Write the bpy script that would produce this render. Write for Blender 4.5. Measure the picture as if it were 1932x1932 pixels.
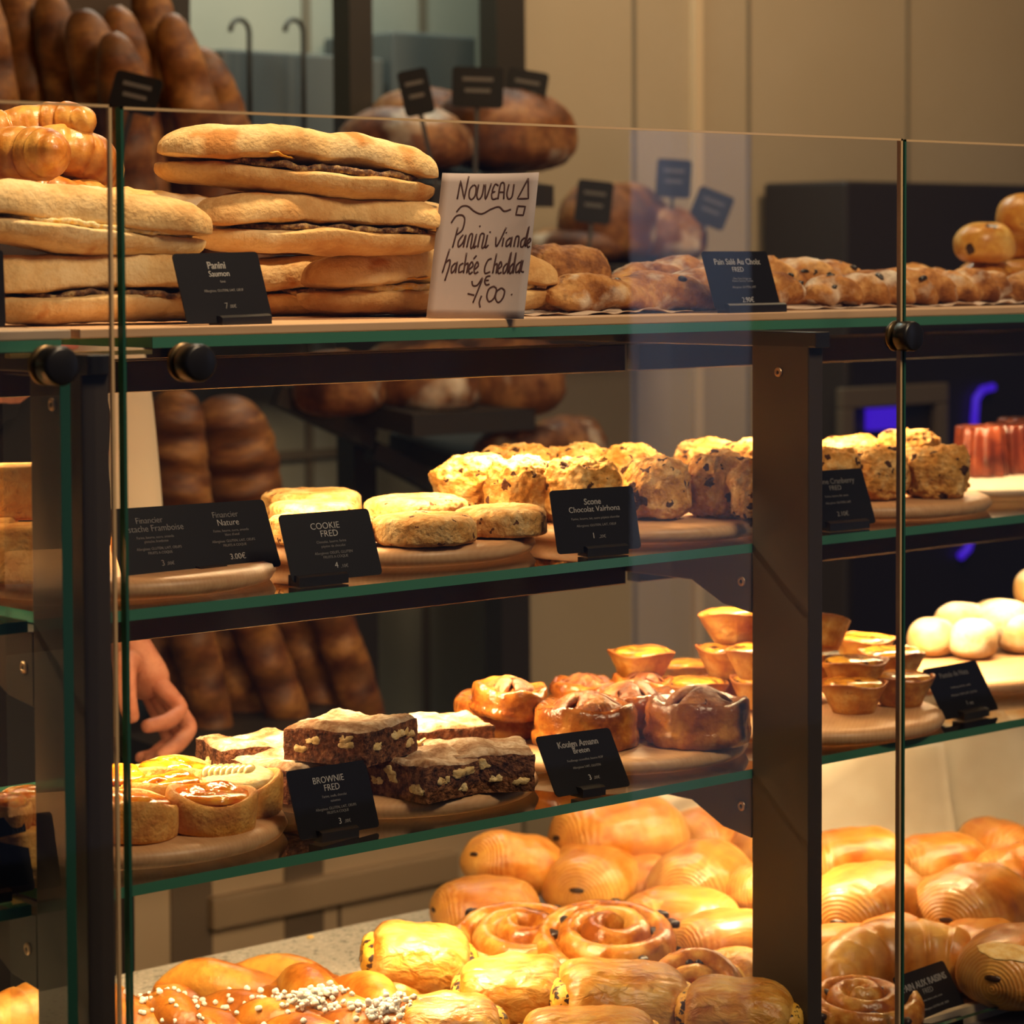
import bpy, bmesh, math, random
import numpy as np
from mathutils import Vector, Matrix, noise as mnoise

for o in list(bpy.data.objects):
    bpy.data.objects.remove(o)
scene = bpy.context.scene
COL = scene.collection
EYE = 1.57                      # height of the photographer's eye above the shop floor
PI = math.pi
R = math.radians

# ------------------------------------------------------------------ camera
YAW, PITCH, ROLL, PPY, FPX = .720202048, .0481907153, -.004388767, 731.176, 5000.0
fwd = Vector((math.sin(YAW) * math.cos(PITCH), math.cos(YAW) * math.cos(PITCH), -math.sin(PITCH)))
r0 = Vector((math.cos(YAW), -math.sin(YAW), 0))
u0 = r0.cross(fwd)
CR = r0 * math.cos(ROLL) + u0 * math.sin(ROLL)
CU = -r0 * math.sin(ROLL) + u0 * math.cos(ROLL)
cd = bpy.data.cameras.new('camera')
cam = bpy.data.objects.new('camera', cd)
COL.objects.link(cam)
m = Matrix((CR, CU, -fwd)).transposed().to_4x4()
m.translation = Vector((0, 0, EYE))
cam.matrix_world = m
cd.sensor_fit = 'HORIZONTAL'
cd.sensor_width = 36.0
cd.lens = FPX / 1932 * 36
cd.shift_y = (PPY - 966) / 1932
cd.clip_start = .05
cd.clip_end = 60
cd.dof.use_dof = True
cd.dof.focus_distance = 2.14
cd.dof.aperture_fstop = cd.lens / 1000 / .0115
scene.camera = cam

# ------------------------------------------------------------------ exposure, world, lamps
scene.view_settings.view_transform = 'Standard'
scene.view_settings.look = 'None'
scene.view_settings.exposure = 0.0
scene.view_settings.gamma = 1.0
scene.view_settings.use_curve_mapping = False
try:
    scene.cycles.max_bounces = 10
    scene.cycles.transparent_max_bounces = 24
    scene.cycles.caustics_reflective = False
    scene.cycles.caustics_refractive = False
    scene.cycles.sample_clamp_indirect = 3.0
    scene.cycles.use_denoising = True
except Exception:
    pass
world = bpy.data.worlds.new('dusk_street')
scene.world = world
world.use_nodes = True
bg = world.node_tree.nodes['Background']
bg.inputs[0].default_value = (.30, .36, .62, 1)
bg.inputs[1].default_value = .09


def lamp(name, kind, loc, target, energy, color, size=.2, size_y=None, spot=60, blend=.5):
    ld = bpy.data.lights.new(name, kind)
    ld.energy = energy
    ld.color = color
    if kind == 'AREA':
        ld.shape = 'RECTANGLE' if size_y else 'DISK'
        ld.size = size
        if size_y:
            ld.size_y = size_y
    elif kind == 'SPOT':
        ld.spot_size = R(spot)
        ld.spot_blend = blend
        ld.shadow_soft_size = size
    else:
        ld.shadow_soft_size = size
    o = bpy.data.objects.new(name, ld)
    COL.objects.link(o)
    o.location = loc
    d = (Vector(target) - Vector(loc)).normalized()
    o.rotation_euler = d.to_track_quat('-Z', 'Y').to_euler()
    return o


WARM = (1.0, .69, .36)
WARM2 = (1.0, .71, .40)
# light strips under the three glass shelves (their fittings are built with the display case)
STRIPS = [(-.086, 9.0), (-.282, 10.0), (-.482, 4.6)]
STRIP_X = [(1.02, 1.66), (1.74, 2.36), (.36, .93)]
for z, e in STRIPS:
    for (xa, xb) in STRIP_X:
        l = lamp('shelf_strip_light', 'AREA', ((xa + xb) / 2, 1.797, EYE + z - .006), ((xa + xb) / 2, 1.80, 0), e * (xb - xa) * .62, WARM, size=xb - xa, size_y=.012)
        l.rotation_euler = (R(0), 0, 0)
for (x, z, e) in ((1.36, 0, 5.5), (1.58, 0, 8.0), (1.95, 0, 5.0), (1.16, 1, 1.4), (.86, 0, 4.0), (.86, 1, 3.0), (1.40, 1, 4.5), (2.12, 1, 7.0), (1.50, 2, 4.6), (1.92, 2, 5.0)):
    lamp('shelf_spot_light', 'SPOT', (x, 1.797, EYE + STRIPS[z][0] - .008), (x + .02, 1.80, 0), e, WARM, size=.012, spot=120, blend=.9)
# shop spots over the counter and lamps over the aisle
lamp('counter_spot_light', 'SPOT', (1.38, 1.60, EYE + 1.25), (1.12, 1.72, EYE), 100, WARM2, size=.05, spot=34)
lamp('counter_spot_light', 'SPOT', (1.75, 1.45, EYE + 1.25), (1.75, 1.75, EYE), 16, WARM2, size=.05, spot=40)
lamp('counter_spot_light', 'SPOT', (2.2, 2.1, EYE + 1.2), (2.15, 1.95, EYE), 14, WARM2, size=.05, spot=34)
lamp('counter_spot_light', 'SPOT', (.9, 2.2, EYE + 1.2), (1.05, 1.95, EYE), 16, WARM2, size=.05, spot=34)
lamp('front_fill_light', 'AREA', (1.55, .35, EYE + 1.2), (1.45, 1.7, EYE - .3), 25, (1.0, .74, .46), size=.5, size_y=.5)  # unseen fill added to brighten the fronts of the pastries
lamp('aisle_lamp_light', 'AREA', (2.1, 2.35, EYE + 1.1), (2.2, 3.0, EYE - .2), 4.0, (1.0, .70, .38), size=.5, size_y=.3)
lamp('aisle_lamp_light', 'AREA', (3.1, 2.0, EYE + 1.2), (3.2, 3.2, EYE - .3), 13.5, (1.0, .72, .42), size=.5, size_y=.3)
lamp('back_room_light', 'AREA', (2.55, 3.2, EYE + 1.25), (2.75, 3.66, EYE - .5), 16, (.80, .95, .84), size=.8, size_y=.2)
lamp('post_fill_light', 'SPOT', (2.2, .75, EYE + 1.0), (2.94, .14, EYE - .35), 115, (.46, .64, 1.0), size=.1, spot=52)  # unseen blue light added so the post shows mirrored in the panes


# ------------------------------------------------------------------ placing: photograph pixel -> point on a real plane
def ray(px, py):
    return fwd + CR * ((px - 966) / FPX) - CU * ((py - PPY) / FPX)


def onz(px, py, z):             # z is relative to the eye
    d = ray(px, py)
    p = d * (z / d.z)
    return Vector((p.x, p.y, z + EYE))


def ony(px, py, y):
    d = ray(px, py)
    p = d * (y / d.y)
    return Vector((p.x, y, p.z + EYE))


def rest(px, py, z, r):         # base centre of a round thing whose foot shows at (px, py) on a plane
    p = onz(px, py, z)
    h = Vector((p.x, p.y, 0)).normalized()
    p = p + h * (r * .97)
    return p


# ------------------------------------------------------------------ objects
def tag(o, label=None, cat=None, group=None, kind=None):
    if label:
        o['label'] = label
    if cat:
        o['category'] = cat
    if group:
        o['group'] = group
    if kind:
        o['kind'] = kind
    return o


def link(o, parent=None):
    COL.objects.link(o)
    if parent is not None:
        o.parent = parent
    return o


def thing(name, label, cat, loc, rot=(0, 0, 0), group=None):
    o = bpy.data.objects.new(name, None)
    o.empty_display_size = .02
    o.location = loc
    o.rotation_euler = rot
    link(o)
    return tag(o, label, cat, group)


def obj(name, me, mat=None, parent=None, loc=None, rot=None, smooth=True):
    if mat is not None and len(me.materials) == 0:
        for q in (mat if isinstance(mat, (list, tuple)) else [mat]):
            me.materials.append(q)
    o = bpy.data.objects.new(name, me)
    if loc is not None:
        o.location = loc
    if rot is not None:
        o.rotation_euler = rot
    link(o, parent)
    return o


def pydata(verts, faces, smooth=True, fmat=None):
    me = bpy.data.meshes.new('m')
    me.from_pydata([tuple(v) for v in verts], [], faces)
    if smooth:
        me.polygons.foreach_set('use_smooth', [True] * len(me.polygons))
    if fmat is not None:
        me.polygons.foreach_set('material_index', fmat)
    me.update()
    bm = bmesh.new()
    bm.from_mesh(me)
    bmesh.ops.recalc_face_normals(bm, faces=bm.faces)
    bm.to_mesh(me)
    bm.free()
    return me


class MB:
    """collects shapes into one mesh"""
    def __init__(s):
        s.v = []
        s.f = []
        s.m = []

    def add(s, v, f, mi=0):
        b = len(s.v)
        s.v += [tuple(q) for q in v]
        s.f += [tuple(i + b for i in q) for q in f]
        s.m += [mi] * len(f)
        return s

    def box(s, x0, x1, y0, y1, z0, z1, mi=0):
        v = [(x, y, z) for x in (x0, x1) for y in (y0, y1) for z in (z0, z1)]
        return s.add(v, [(0, 1, 3, 2), (4, 6, 7, 5), (0, 4, 5, 1), (2, 3, 7, 6), (0, 2, 6, 4), (1, 5, 7, 3)], mi)

    def mesh(s, smooth=False, bevel=0.0, seg=2):
        me = pydata(s.v, s.f, smooth, s.m)
        if bevel > 0:
            bm = bmesh.new()
            bm.from_mesh(me)
            bmesh.ops.bevel(bm, geom=list(bm.edges), offset=bevel, segments=seg, profile=.5, affect='EDGES', clamp_overlap=True)
            bm.to_mesh(me)
            bm.free()
        return me


def prism(pts, a, b, axis='x'):
    """a polygon in the other two axes, extruded from a to b"""
    n = len(pts)
    def mk(t, p):
        return (t, p[0], p[1]) if axis == 'x' else ((p[0], t, p[1]) if axis == 'y' else (p[0], p[1], t))
    v = [mk(a, p) for p in pts] + [mk(b, p) for p in pts]
    f = [tuple(range(n))[::-1], tuple(range(n, 2 * n))]
    f += [(i, (i + 1) % n, n + (i + 1) % n, n + i) for i in range(n)]
    return v, f


def rings(rg, cap0=True, cap1=True):
    """rg: list of rings, each n points; quads between, fans at the ends"""
    n = len(rg[0])
    v = [p for q in rg for p in q]
    f = []
    for i in range(len(rg) - 1):
        for j in range(n):
            k = (j + 1) % n
            f.append((i * n + j, i * n + k, (i + 1) * n + k, (i + 1) * n + j))
    if cap0:
        c = np.mean(np.array([tuple(p) for p in rg[0]]), axis=0)
        v.append(Vector(c))
        f += [(len(v) - 1, (j + 1) % n, j) for j in range(n)]
    if cap1:
        c = np.mean(np.array([tuple(p) for p in rg[-1]]), axis=0)
        v.append(Vector(c))
        b = (len(rg) - 1) * n
        f += [(len(v) - 1, b + j, b + (j + 1) % n) for j in range(n)]
    return v, f


def fbm(p, scale, seed=0, octv=3):
    q = Vector((p[0] * scale + seed * 7.31, p[1] * scale - seed * 3.7, p[2] * scale + seed * 1.9))
    return mnoise.fractal(q, .9, 2.1, octv)


def rough(v, amp, scale, seed=0, octv=3, centre=None):
    """pushes points out from a centre line by noise"""
    out = []
    c = Vector(centre) if centre is not None else Vector(np.mean(np.array([tuple(p) for p in v]), axis=0))
    for p in v:
        p = Vector(p)
        d = (p - c)
        if d.length > 1e-9:
            d.normalize()
        out.append(p + d * (amp * fbm(p, scale, seed, octv)))
    return out


def sp(x, e):
    return math.copysign(abs(x) ** e, x)


def blob(rx, ry, h, ez=.8, exy=1.0, zc=.4, nu=44, nv=22, amp=.0, scale=60, seed=0, octv=3, fn=None):
    """round body, flat-ish foot at z=0, top at h"""
    rg = []
    for i in range(nv + 1):
        ph = -PI / 2 + PI * (.02 + .96 * i / nv)
        c, s = math.cos(ph) ** ez, math.sin(ph)
        z = zc * h + (sp(s, ez) * (1 - zc) * h if s > 0 else sp(s, ez * .8) * zc * h)
        q = []
        for j in range(nu):
            t = 2 * PI * j / nu
            p = Vector((rx * c * sp(math.cos(t), exy), ry * c * sp(math.sin(t), exy), z))
            if fn:
                p = Vector(fn(p, t, i / nv))
            q.append(p)
        rg.append(q)
    v, f = rings(rg)
    if amp:
        v2 = rough(v, amp, scale, seed, octv, (0, 0, zc * h))
        v = [Vector((p.x, p.y, max(p.z, 0))) for p in v2]
    return v, f


def lathe(prof, n=48, amp=0, scale=60, seed=0, rad=None, cap0=True, cap1=True, octv=3):
    rg = []
    for (r, z) in prof:
        q = []
        for j in range(n):
            t = 2 * PI * j / n
            k, dz = rad(t, r, z) if rad else (1, 0)
            q.append(Vector((r * k * math.cos(t), r * k * math.sin(t), z + dz)))
        rg.append(q)
    v, f = rings(rg, cap0, cap1)
    if amp:
        zc = (prof[0][1] + prof[-1][1]) / 2
        v = rough(v, amp, scale, seed, octv, (0, 0, zc))
    return v, f


def loaf(L, W, H, p=2.6, q=2.0, e=.9, z0=.35, nl=46, na=30, amp=.0, scale=40, seed=0, fn=None, octv=3, low=None):
    """long body on the X axis, foot at z=0"""
    rg = []
    for i in range(nl + 1):
        t = -.995 + 1.99 * (.5 - .5 * math.cos(PI * i / nl))
        s = (1 - abs(t) ** p) ** (1 / q)
        q_ = []
        for j in range(na):
            a = 2 * PI * j / na
            y = W / 2 * s * sp(math.cos(a), e)
            sn = math.sin(a)
            z = z0 * H + (s * sp(sn, e) * H * (1 - z0) if sn > 0 else s * sp(sn, (low or e)) * H * z0)
            pt = Vector((t * L / 2, y, z))
            if fn:
                pt = Vector(fn(pt, t, a, s))
            q_.append(pt)
        rg.append(q_)
    v, f = rings(rg)
    if amp:
        v = [Vector(p_) for p_ in v]
        out = []
        for p_ in v:
            d = Vector((p_.x * .15, p_.y, p_.z - z0 * H))
            if d.length > 1e-9:
                d.normalize()
            out.append(p_ + d * amp * fbm(p_, scale, seed, octv))
        v = out
    return v, f


def rope(path, rad, n=14, flat=1.0, up=Vector((0, 0, 1)), cap=True):
    """a tube along a list of points; rad(i/t) radius; flat squashes it along up"""
    P = [Vector(p) for p in path]
    rg = []
    N = len(P)
    for i, p in enumerate(P):
        t = (P[min(i + 1, N - 1)] - P[max(i - 1, 0)]).normalized()
        s = t.cross(up)
        if s.length < 1e-4:
            s = t.cross(Vector((1, 0, 0)))
        s.normalize()
        w = s.cross(t).normalized()
        r = rad(i / (N - 1))
        rg.append([p + s * (r * math.cos(2 * PI * j / n)) + w * (r * flat * math.sin(2 * PI * j / n)) for j in range(n)])
    return rings(rg, cap, cap)


# ------------------------------------------------------------------ materials
def newmat(name):
    mt = bpy.data.materials.new(name)
    mt.use_nodes = True
    nt = mt.node_tree
    nt.nodes.clear()
    out = nt.nodes.new('ShaderNodeOutputMaterial')
    return mt, nt, out


def N(nt, typ, **kw):
    n = nt.nodes.new(typ)
    for k, v in kw.items():
        if hasattr(n, k):
            setattr(n, k, v)
        else:
            n.inputs[k.replace('_', ' ')].default_value = v
    return n


def L(nt, a, b):
    nt.links.new(a, b)


def ramp(nt, fac, stops):
    r = nt.nodes.new('ShaderNodeValToRGB')
    el = r.color_ramp.elements
    while len(el) < len(stops):
        el.new(.5)
    for e, (p, c) in zip(el, stops):
        e.position = p
        e.color = (*c, 1) if len(c) == 3 else c
    L(nt, fac, r.inputs[0])
    return r.outputs[0]


def mixc(nt, fac, a, b):
    n = nt.nodes.new('ShaderNodeMix')
    n.data_type = 'RGBA'
    for sock, val in ((n.inputs[0], fac), (n.inputs[6], a), (n.inputs[7], b)):
        if isinstance(val, (int, float)):
            sock.default_value = val
        elif isinstance(val, tuple):
            sock.default_value = (*val, 1)
        else:
            L(nt, val, sock)
    return n.outputs[2]


def math_(nt, op, a, b=None, c=None):
    n = nt.nodes.new('ShaderNodeMath')
    n.operation = op
    for i, v in enumerate((a, b, c)):
        if v is None:
            continue
        if isinstance(v, (int, float)):
            n.inputs[i].default_value = v
        else:
            L(nt, v, n.inputs[i])
    return n.outputs[0]


def simple(name, col, rough_=.5, metal=0.0, spec=.5, emit=None):
    mt, nt, out = newmat(name)
    b = N(nt, 'ShaderNodeBsdfPrincipled')
    b.inputs['Base Color'].default_value = (*col, 1)
    b.inputs['Roughness'].default_value = rough_
    b.inputs['Metallic'].default_value = metal
    b.inputs['Specular IOR Level'].default_value = spec
    if emit:
        b.inputs['Emission Color'].default_value = (*emit[0], 1)
        b.inputs['Emission Strength'].default_value = emit[1]
    L(nt, b.outputs[0], out.inputs[0])
    return mt


def crust(name, dark, mid, light, scale=25, rgh=.5, bump=.4, bscale=160, detail=5, spec=.4, chips=None, flour=None, top=None, rings_=None, bands=None, speck=None, sss=0.0, mottle=.55, bd=.003, flaky=None):
    """baked dough: three pigments by noise, fine bump; chips=(colour, scale, size); flour=(amount, scale); top=(colour, z0, z1) crust tone
    towards the baked top; rings_=(scale, colour, amount) lamination round the X axis; bands=(scale, colour, amount) along X"""
    mt, nt, out = newmat(name)
    tc = N(nt, 'ShaderNodeTexCoord')
    oi = N(nt, 'ShaderNodeObjectInfo')
    add = nt.nodes.new('ShaderNodeVectorMath')
    add.operation = 'ADD'
    sc = nt.nodes.new('ShaderNodeVectorMath')
    sc.operation = 'SCALE'
    cx = nt.nodes.new('ShaderNodeCombineXYZ')
    for i in range(3):
        L(nt, oi.outputs['Random'], cx.inputs[i])
    L(nt, cx.outputs[0], sc.inputs[0])
    sc.inputs['Scale'].default_value = 3.0
    L(nt, tc.outputs['Object'], add.inputs[0])
    L(nt, sc.outputs[0], add.inputs[1])
    co = add.outputs[0]
    n1 = N(nt, 'ShaderNodeTexNoise')
    n1.inputs['Scale'].default_value = scale
    n1.inputs['Detail'].default_value = detail
    n1.inputs['Roughness'].default_value = .62
    L(nt, co, n1.inputs['Vector'])
    col = ramp(nt, n1.outputs[0], [(.37, dark), (.5, mid), (.62, light)])
    n2 = N(nt, 'ShaderNodeTexNoise')
    n2.inputs['Scale'].default_value = bscale
    n2.inputs['Detail'].default_value = 4
    L(nt, co, n2.inputs['Vector'])
    height = n2.outputs[0]
    sep = nt.nodes.new('ShaderNodeSeparateXYZ')
    L(nt, tc.outputs['Object'], sep.inputs[0])
    mk = nt.nodes.new('ShaderNodeMapRange')
    mk.inputs['From Min'].default_value = .48
    mk.inputs['From Max'].default_value = .72
    L(nt, n2.outputs[0], mk.inputs['Value'])
    col = mixc(nt, math_(nt, 'MULTIPLY', mk.outputs[0], mottle), col, dark)
    if top:
        mr = nt.nodes.new('ShaderNodeMapRange')
        mr.inputs['From Min'].default_value = top[1]
        mr.inputs['From Max'].default_value = top[2]
        zz = math_(nt, 'ADD', sep.outputs[2], math_(nt, 'MULTIPLY', math_(nt, 'SUBTRACT', n1.outputs[0], .5), abs(top[2] - top[1]) * 1.2))
        L(nt, zz, mr.inputs['Value'])
        col = mixc(nt, mr.outputs[0], col, top[0])
    if rings_:
        w = N(nt, 'ShaderNodeTexWave')
        w.wave_type = 'RINGS'
        w.rings_direction = 'X'
        w.inputs['Scale'].default_value = rings_[0]
        w.inputs['Distortion'].default_value = 2.2
        w.inputs['Detail'].default_value = 2
        w.inputs['Detail Scale'].default_value = 1.0
        mc_ = N(nt, 'ShaderNodeMapping')
        mc_.inputs['Location'].default_value = (0, .004, -.024)
        L(nt, tc.outputs['Object'], mc_.inputs[0])
        L(nt, mc_.outputs[0], w.inputs['Vector'])
        em = nt.nodes.new('ShaderNodeMapRange')
        em.inputs['From Min'].default_value = .020
        em.inputs['From Max'].default_value = .050
        L(nt, math_(nt, 'ADD', math_(nt, 'ABSOLUTE', sep.outputs[0]), math_(nt, 'MULTIPLY', math_(nt, 'SUBTRACT', n1.outputs[0], .5), .03)), em.inputs['Value'])
        wf = math_(nt, 'MULTIPLY', w.outputs['Fac'], em.outputs[0])
        k = math_(nt, 'MULTIPLY', wf, rings_[2])
        col = mixc(nt, k, col, rings_[1])
        height = math_(nt, 'ADD', math_(nt, 'MULTIPLY', height, .5), math_(nt, 'MULTIPLY', wf, .55))
    if bands:
        w = N(nt, 'ShaderNodeTexWave')
        w.wave_type = 'BANDS'
        w.bands_direction = 'X'
        w.inputs['Scale'].default_value = bands[0]
        w.inputs['Distortion'].default_value = 4.0
        w.inputs['Detail'].default_value = 2
        w.inputs['Detail Scale'].default_value = 1.0
        L(nt, tc.outputs['Object'], w.inputs['Vector'])
        k = math_(nt, 'MULTIPLY', w.outputs['Fac'], bands[2])
        col = mixc(nt, k, col, bands[1])
        height = math_(nt, 'ADD', math_(nt, 'MULTIPLY', height, .6), math_(nt, 'MULTIPLY', w.outputs['Fac'], .6))
    if flaky:
        mp = N(nt, 'ShaderNodeMapping')
        mp.inputs['Scale'].default_value = flaky[0]
        L(nt, tc.outputs['Object'], mp.inputs[0])
        n5 = N(nt, 'ShaderNodeTexNoise')
        n5.inputs['Scale'].default_value = 1.0
        n5.inputs['Detail'].default_value = 6
        n5.inputs['Distortion'].default_value = .6
        L(nt, mp.outputs[0], n5.inputs['Vector'])
        fk = nt.nodes.new('ShaderNodeMapRange')
        fk.inputs['From Min'].default_value = .44
        fk.inputs['From Max'].default_value = .60
        L(nt, n5.outputs[0], fk.inputs['Value'])
        col = mixc(nt, math_(nt, 'MULTIPLY', fk.outputs[0], flaky[2]), col, flaky[1])
        height = math_(nt, 'ADD', math_(nt, 'MULTIPLY', height, .5), math_(nt, 'MULTIPLY', n5.outputs[0], 1.4))
    if speck:
        n4 = N(nt, 'ShaderNodeTexNoise')
        n4.inputs['Scale'].default_value = speck[1]
        n4.inputs['Detail'].default_value = 3
        L(nt, co, n4.inputs['Vector'])
        mr = nt.nodes.new('ShaderNodeMapRange')
        mr.inputs['From Min'].default_value = speck[2]
        mr.inputs['From Max'].default_value = speck[2] + .08
        L(nt, n4.outputs[0], mr.inputs['Value'])
        col = mixc(nt, mr.outputs[0], col, speck[0])
    if flour:
        n3 = N(nt, 'ShaderNodeTexNoise')
        n3.inputs['Scale'].default_value = flour[1]
        n3.inputs['Detail'].default_value = 6
        L(nt, co, n3.inputs['Vector'])
        mr = nt.nodes.new('ShaderNodeMapRange')
        mr.inputs['From Min'].default_value = .62 - flour[0] * .4
        mr.inputs['From Max'].default_value = .78 - flour[0] * .25
        L(nt, n3.outputs[0], mr.inputs['Value'])
        f_ = mr.outputs[0]
        if len(flour) > 2:      # flour lies on what faces up
            nn = nt.nodes.new('ShaderNodeSeparateXYZ')
            L(nt, tc.outputs['Normal'], nn.inputs[0])
            up = nt.nodes.new('ShaderNodeMapRange')
            up.inputs['From Min'].default_value = .35
            up.inputs['From Max'].default_value = .8
            L(nt, nn.outputs[2], up.inputs['Value'])
            f_ = math_(nt, 'MULTIPLY', f_, up.outputs[0])
        col = mixc(nt, f_, col, (.80, .70, .55))
    if chips:
        vo = N(nt, 'ShaderNodeTexVoronoi')
        vo.inputs['Scale'].default_value = chips[1]
        vd = N(nt, 'ShaderNodeTexNoise')
        vd.inputs['Scale'].default_value = chips[1] * 2.2
        L(nt, co, vd.inputs['Vector'])
        L(nt, mixc(nt, .010, co, vd.outputs['Color']), vo.inputs['Vector'])
        dist = vo.outputs['Distance']
        th = nt.nodes.new('ShaderNodeSeparateColor')
        L(nt, vo.outputs['Color'], th.inputs[0])
        lim = math_(nt, 'MULTIPLY', th.outputs[0], chips[2])
        k = math_(nt, 'LESS_THAN', dist, lim)
        col = mixc(nt, k, col, chips[0])
    b = N(nt, 'ShaderNodeBsdfPrincipled')
    L(nt, col, b.inputs['Base Color'])
    b.inputs['Roughness'].default_value = rgh
    b.inputs['Specular IOR Level'].default_value = spec
    if sss:
        b.inputs['Subsurface Weight'].default_value = sss
        b.inputs['Subsurface Radius'].default_value = (.006, .003, .001)
    bp = N(nt, 'ShaderNodeBump')
    bp.inputs['Strength'].default_value = bump
    bp.inputs['Distance'].default_value = bd
    L(nt, height, bp.inputs['Height'])
    L(nt, bp.outputs[0], b.inputs['Normal'])
    L(nt, b.outputs[0], out.inputs[0])
    return mt


def glass_mat(name, tint, edge=False):
    """clear pane: reflects by Fresnel, lets light straight through"""
    mt, nt, out = newmat(name)
    fr = N(nt, 'ShaderNodeFresnel')
    fr.inputs['IOR'].default_value = 1.5
    tr = N(nt, 'ShaderNodeBsdfTransparent')
    tr.inputs['Color'].default_value = (*tint, 1)
    gl = N(nt, 'ShaderNodeBsdfGlossy')
    gl.inputs['Roughness'].default_value = .0
    mx = N(nt, 'ShaderNodeMixShader')
    geo = N(nt, 'ShaderNodeNewGeometry')
    fac = math_(nt, 'MULTIPLY', fr.outputs[0], math_(nt, 'SUBTRACT', 1.0, geo.outputs['Backfacing']))
    fac = math_(nt, 'MINIMUM', math_(nt, 'MULTIPLY', fac, 1.7), 1.0)
    L(nt, fac, mx.inputs[0])
    L(nt, tr.outputs[0], mx.inputs[1])
    L(nt, gl.outputs[0], mx.inputs[2])
    L(nt, mx.outputs[0], out.inputs[0])
    return mt


def wood_mat(name, a, b_, scale=18, rgh=.45):
    mt, nt, out = newmat(name)
    tc = N(nt, 'ShaderNodeTexCoord')
    mp = N(nt, 'ShaderNodeMapping')
    mp.inputs['Scale'].default_value = (.35, 3.0, 3.0)
    L(nt, tc.outputs['Object'], mp.inputs[0])
    n = N(nt, 'ShaderNodeTexNoise')
    n.inputs['Scale'].default_value = scale
    n.inputs['Detail'].default_value = 6
    n.inputs['Distortion'].default_value = 1.2
    L(nt, mp.outputs[0], n.inputs['Vector'])
    w = N(nt, 'ShaderNodeTexWave')
    w.inputs['Scale'].default_value = scale * 1.4
    w.inputs['Distortion'].default_value = 5
    w.bands_direction = 'Y'
    L(nt, mp.outputs[0], w.inputs['Vector'])
    f = math_(nt, 'ADD', math_(nt, 'MULTIPLY', n.outputs[0], .9), math_(nt, 'MULTIPLY', w.outputs['Fac'], .1))
    col = ramp(nt, f, [(.3, a), (.7, b_)])
    b = N(nt, 'ShaderNodeBsdfPrincipled')
    L(nt, col, b.inputs['Base Color'])
    b.inputs['Roughness'].default_value = rgh
    L(nt, b.outputs[0], out.inputs[0])
    return mt


def speckled(name, base, specks, scale, rgh=.4):
    mt, nt, out = newmat(name)
    tc = N(nt, 'ShaderNodeTexCoord')
    col = None
    n0 = N(nt, 'ShaderNodeTexNoise')
    n0.inputs['Scale'].default_value = 4
    L(nt, tc.outputs['Object'], n0.inputs['Vector'])
    col = ramp(nt, n0.outputs[0], [(.3, tuple(c * .92 for c in base)), (.7, base)])
    for i, (c, th) in enumerate(specks):
        v = N(nt, 'ShaderNodeTexNoise')
        v.inputs['Scale'].default_value = scale * (1 + .37 * i)
        v.inputs['Detail'].default_value = 2
        mp = N(nt, 'ShaderNodeMapping')
        mp.inputs['Location'].default_value = (i * 3.3, i * 1.7, i)
        L(nt, tc.outputs['Object'], mp.inputs[0])
        L(nt, mp.outputs[0], v.inputs['Vector'])
        mr = nt.nodes.new('ShaderNodeMapRange')
        mr.inputs['From Min'].default_value = th
        mr.inputs['From Max'].default_value = th + .03
        L(nt, v.outputs[0], mr.inputs['Value'])
        col = mixc(nt, mr.outputs[0], col, c)
    b = N(nt, 'ShaderNodeBsdfPrincipled')
    L(nt, col, b.inputs['Base Color'])
    b.inputs['Roughness'].default_value = rgh
    L(nt, b.outputs[0], out.inputs[0])
    return mt


M = {}
M['frame'] = simple('dark_bronze_metal', (.045, .034, .026), .42, .0, .5)
M['frame2'] = simple('black_metal', (.012, .010, .009), .38, .0, .5)
M['screw'] = simple('screw_steel', (.62, .42, .25), .35, .9)
M['socket'] = simple('screw_socket', (.02, .015, .01), .6)
M['glass'] = glass_mat('clear_glass', (.97, .985, .975))
M['pane'] = glass_mat('pane_glass', (.98, .985, .98))
M['edge'] = simple('green_glass_edge', (.055, .20, .125), .12, 0, .6)
M['edge_dark'] = simple('dark_green_glass_edge', (.020, .085, .055), .12, 0, .6)
M['edge_glint'] = simple('glass_edge_highlight', (.55, .38, .20), .2, 0, .6)  # golden highlight painted into the glass edge colour
M['knob'] = simple('black_knob', (.010, .009, .010), .30, 0, .5)
M['brass_tone'] = simple('bronze_ring', (.14, .09, .04), .35, .8)
M['board'] = wood_mat('beech_board', (.50, .27, .12), (.64, .38, .19), 20)
M['plank'] = wood_mat('pale_plank', (.56, .34, .18), (.68, .44, .26), 14, .55)
M['card'] = simple('black_card', (.008, .007, .008), .45, 0, .18)
M['ink'] = simple('white_lettering', (.55, .53, .51), .7)
M['ink_dim'] = simple('grey_lettering', (.26, .245, .235), .7)
M['ink_far'] = simple('faded_lettering', (.10, .09, .08), .7)
M['paper'] = simple('shaded_white_paper', (.36, .31, .315), .8, 0, .2)  # white sheet; its shade is darkened into the base colour
M['pen'] = simple('brown_marker_ink', (.040, .010, .008), .6)
M['parch'] = simple('baking_paper', (.62, .47, .36), .7, 0, .3)
M['led'] = simple('lit_led_strip', (1, .8, .5), .5, 0, .5, ((1.0, .70, .36), 9.0))
M['terrazzo'] = speckled('terrazzo', (.46, .41, .34), [((.13, .12, .09), .60), ((.60, .54, .46), .60), ((.26, .22, .17), .62)], 150, .35)
M['bun'] = crust('pale_panini_crust', (.56, .30, .10), (.74, .49, .21), (.82, .62, .33), 14, .75, .5, 260, 6, .2, speck=((.55, .24, .06), 20, .63), mottle=.25)
M['crumb'] = simple('white_bread_crumb', (.74, .60, .38), .9, 0, .1)
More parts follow.
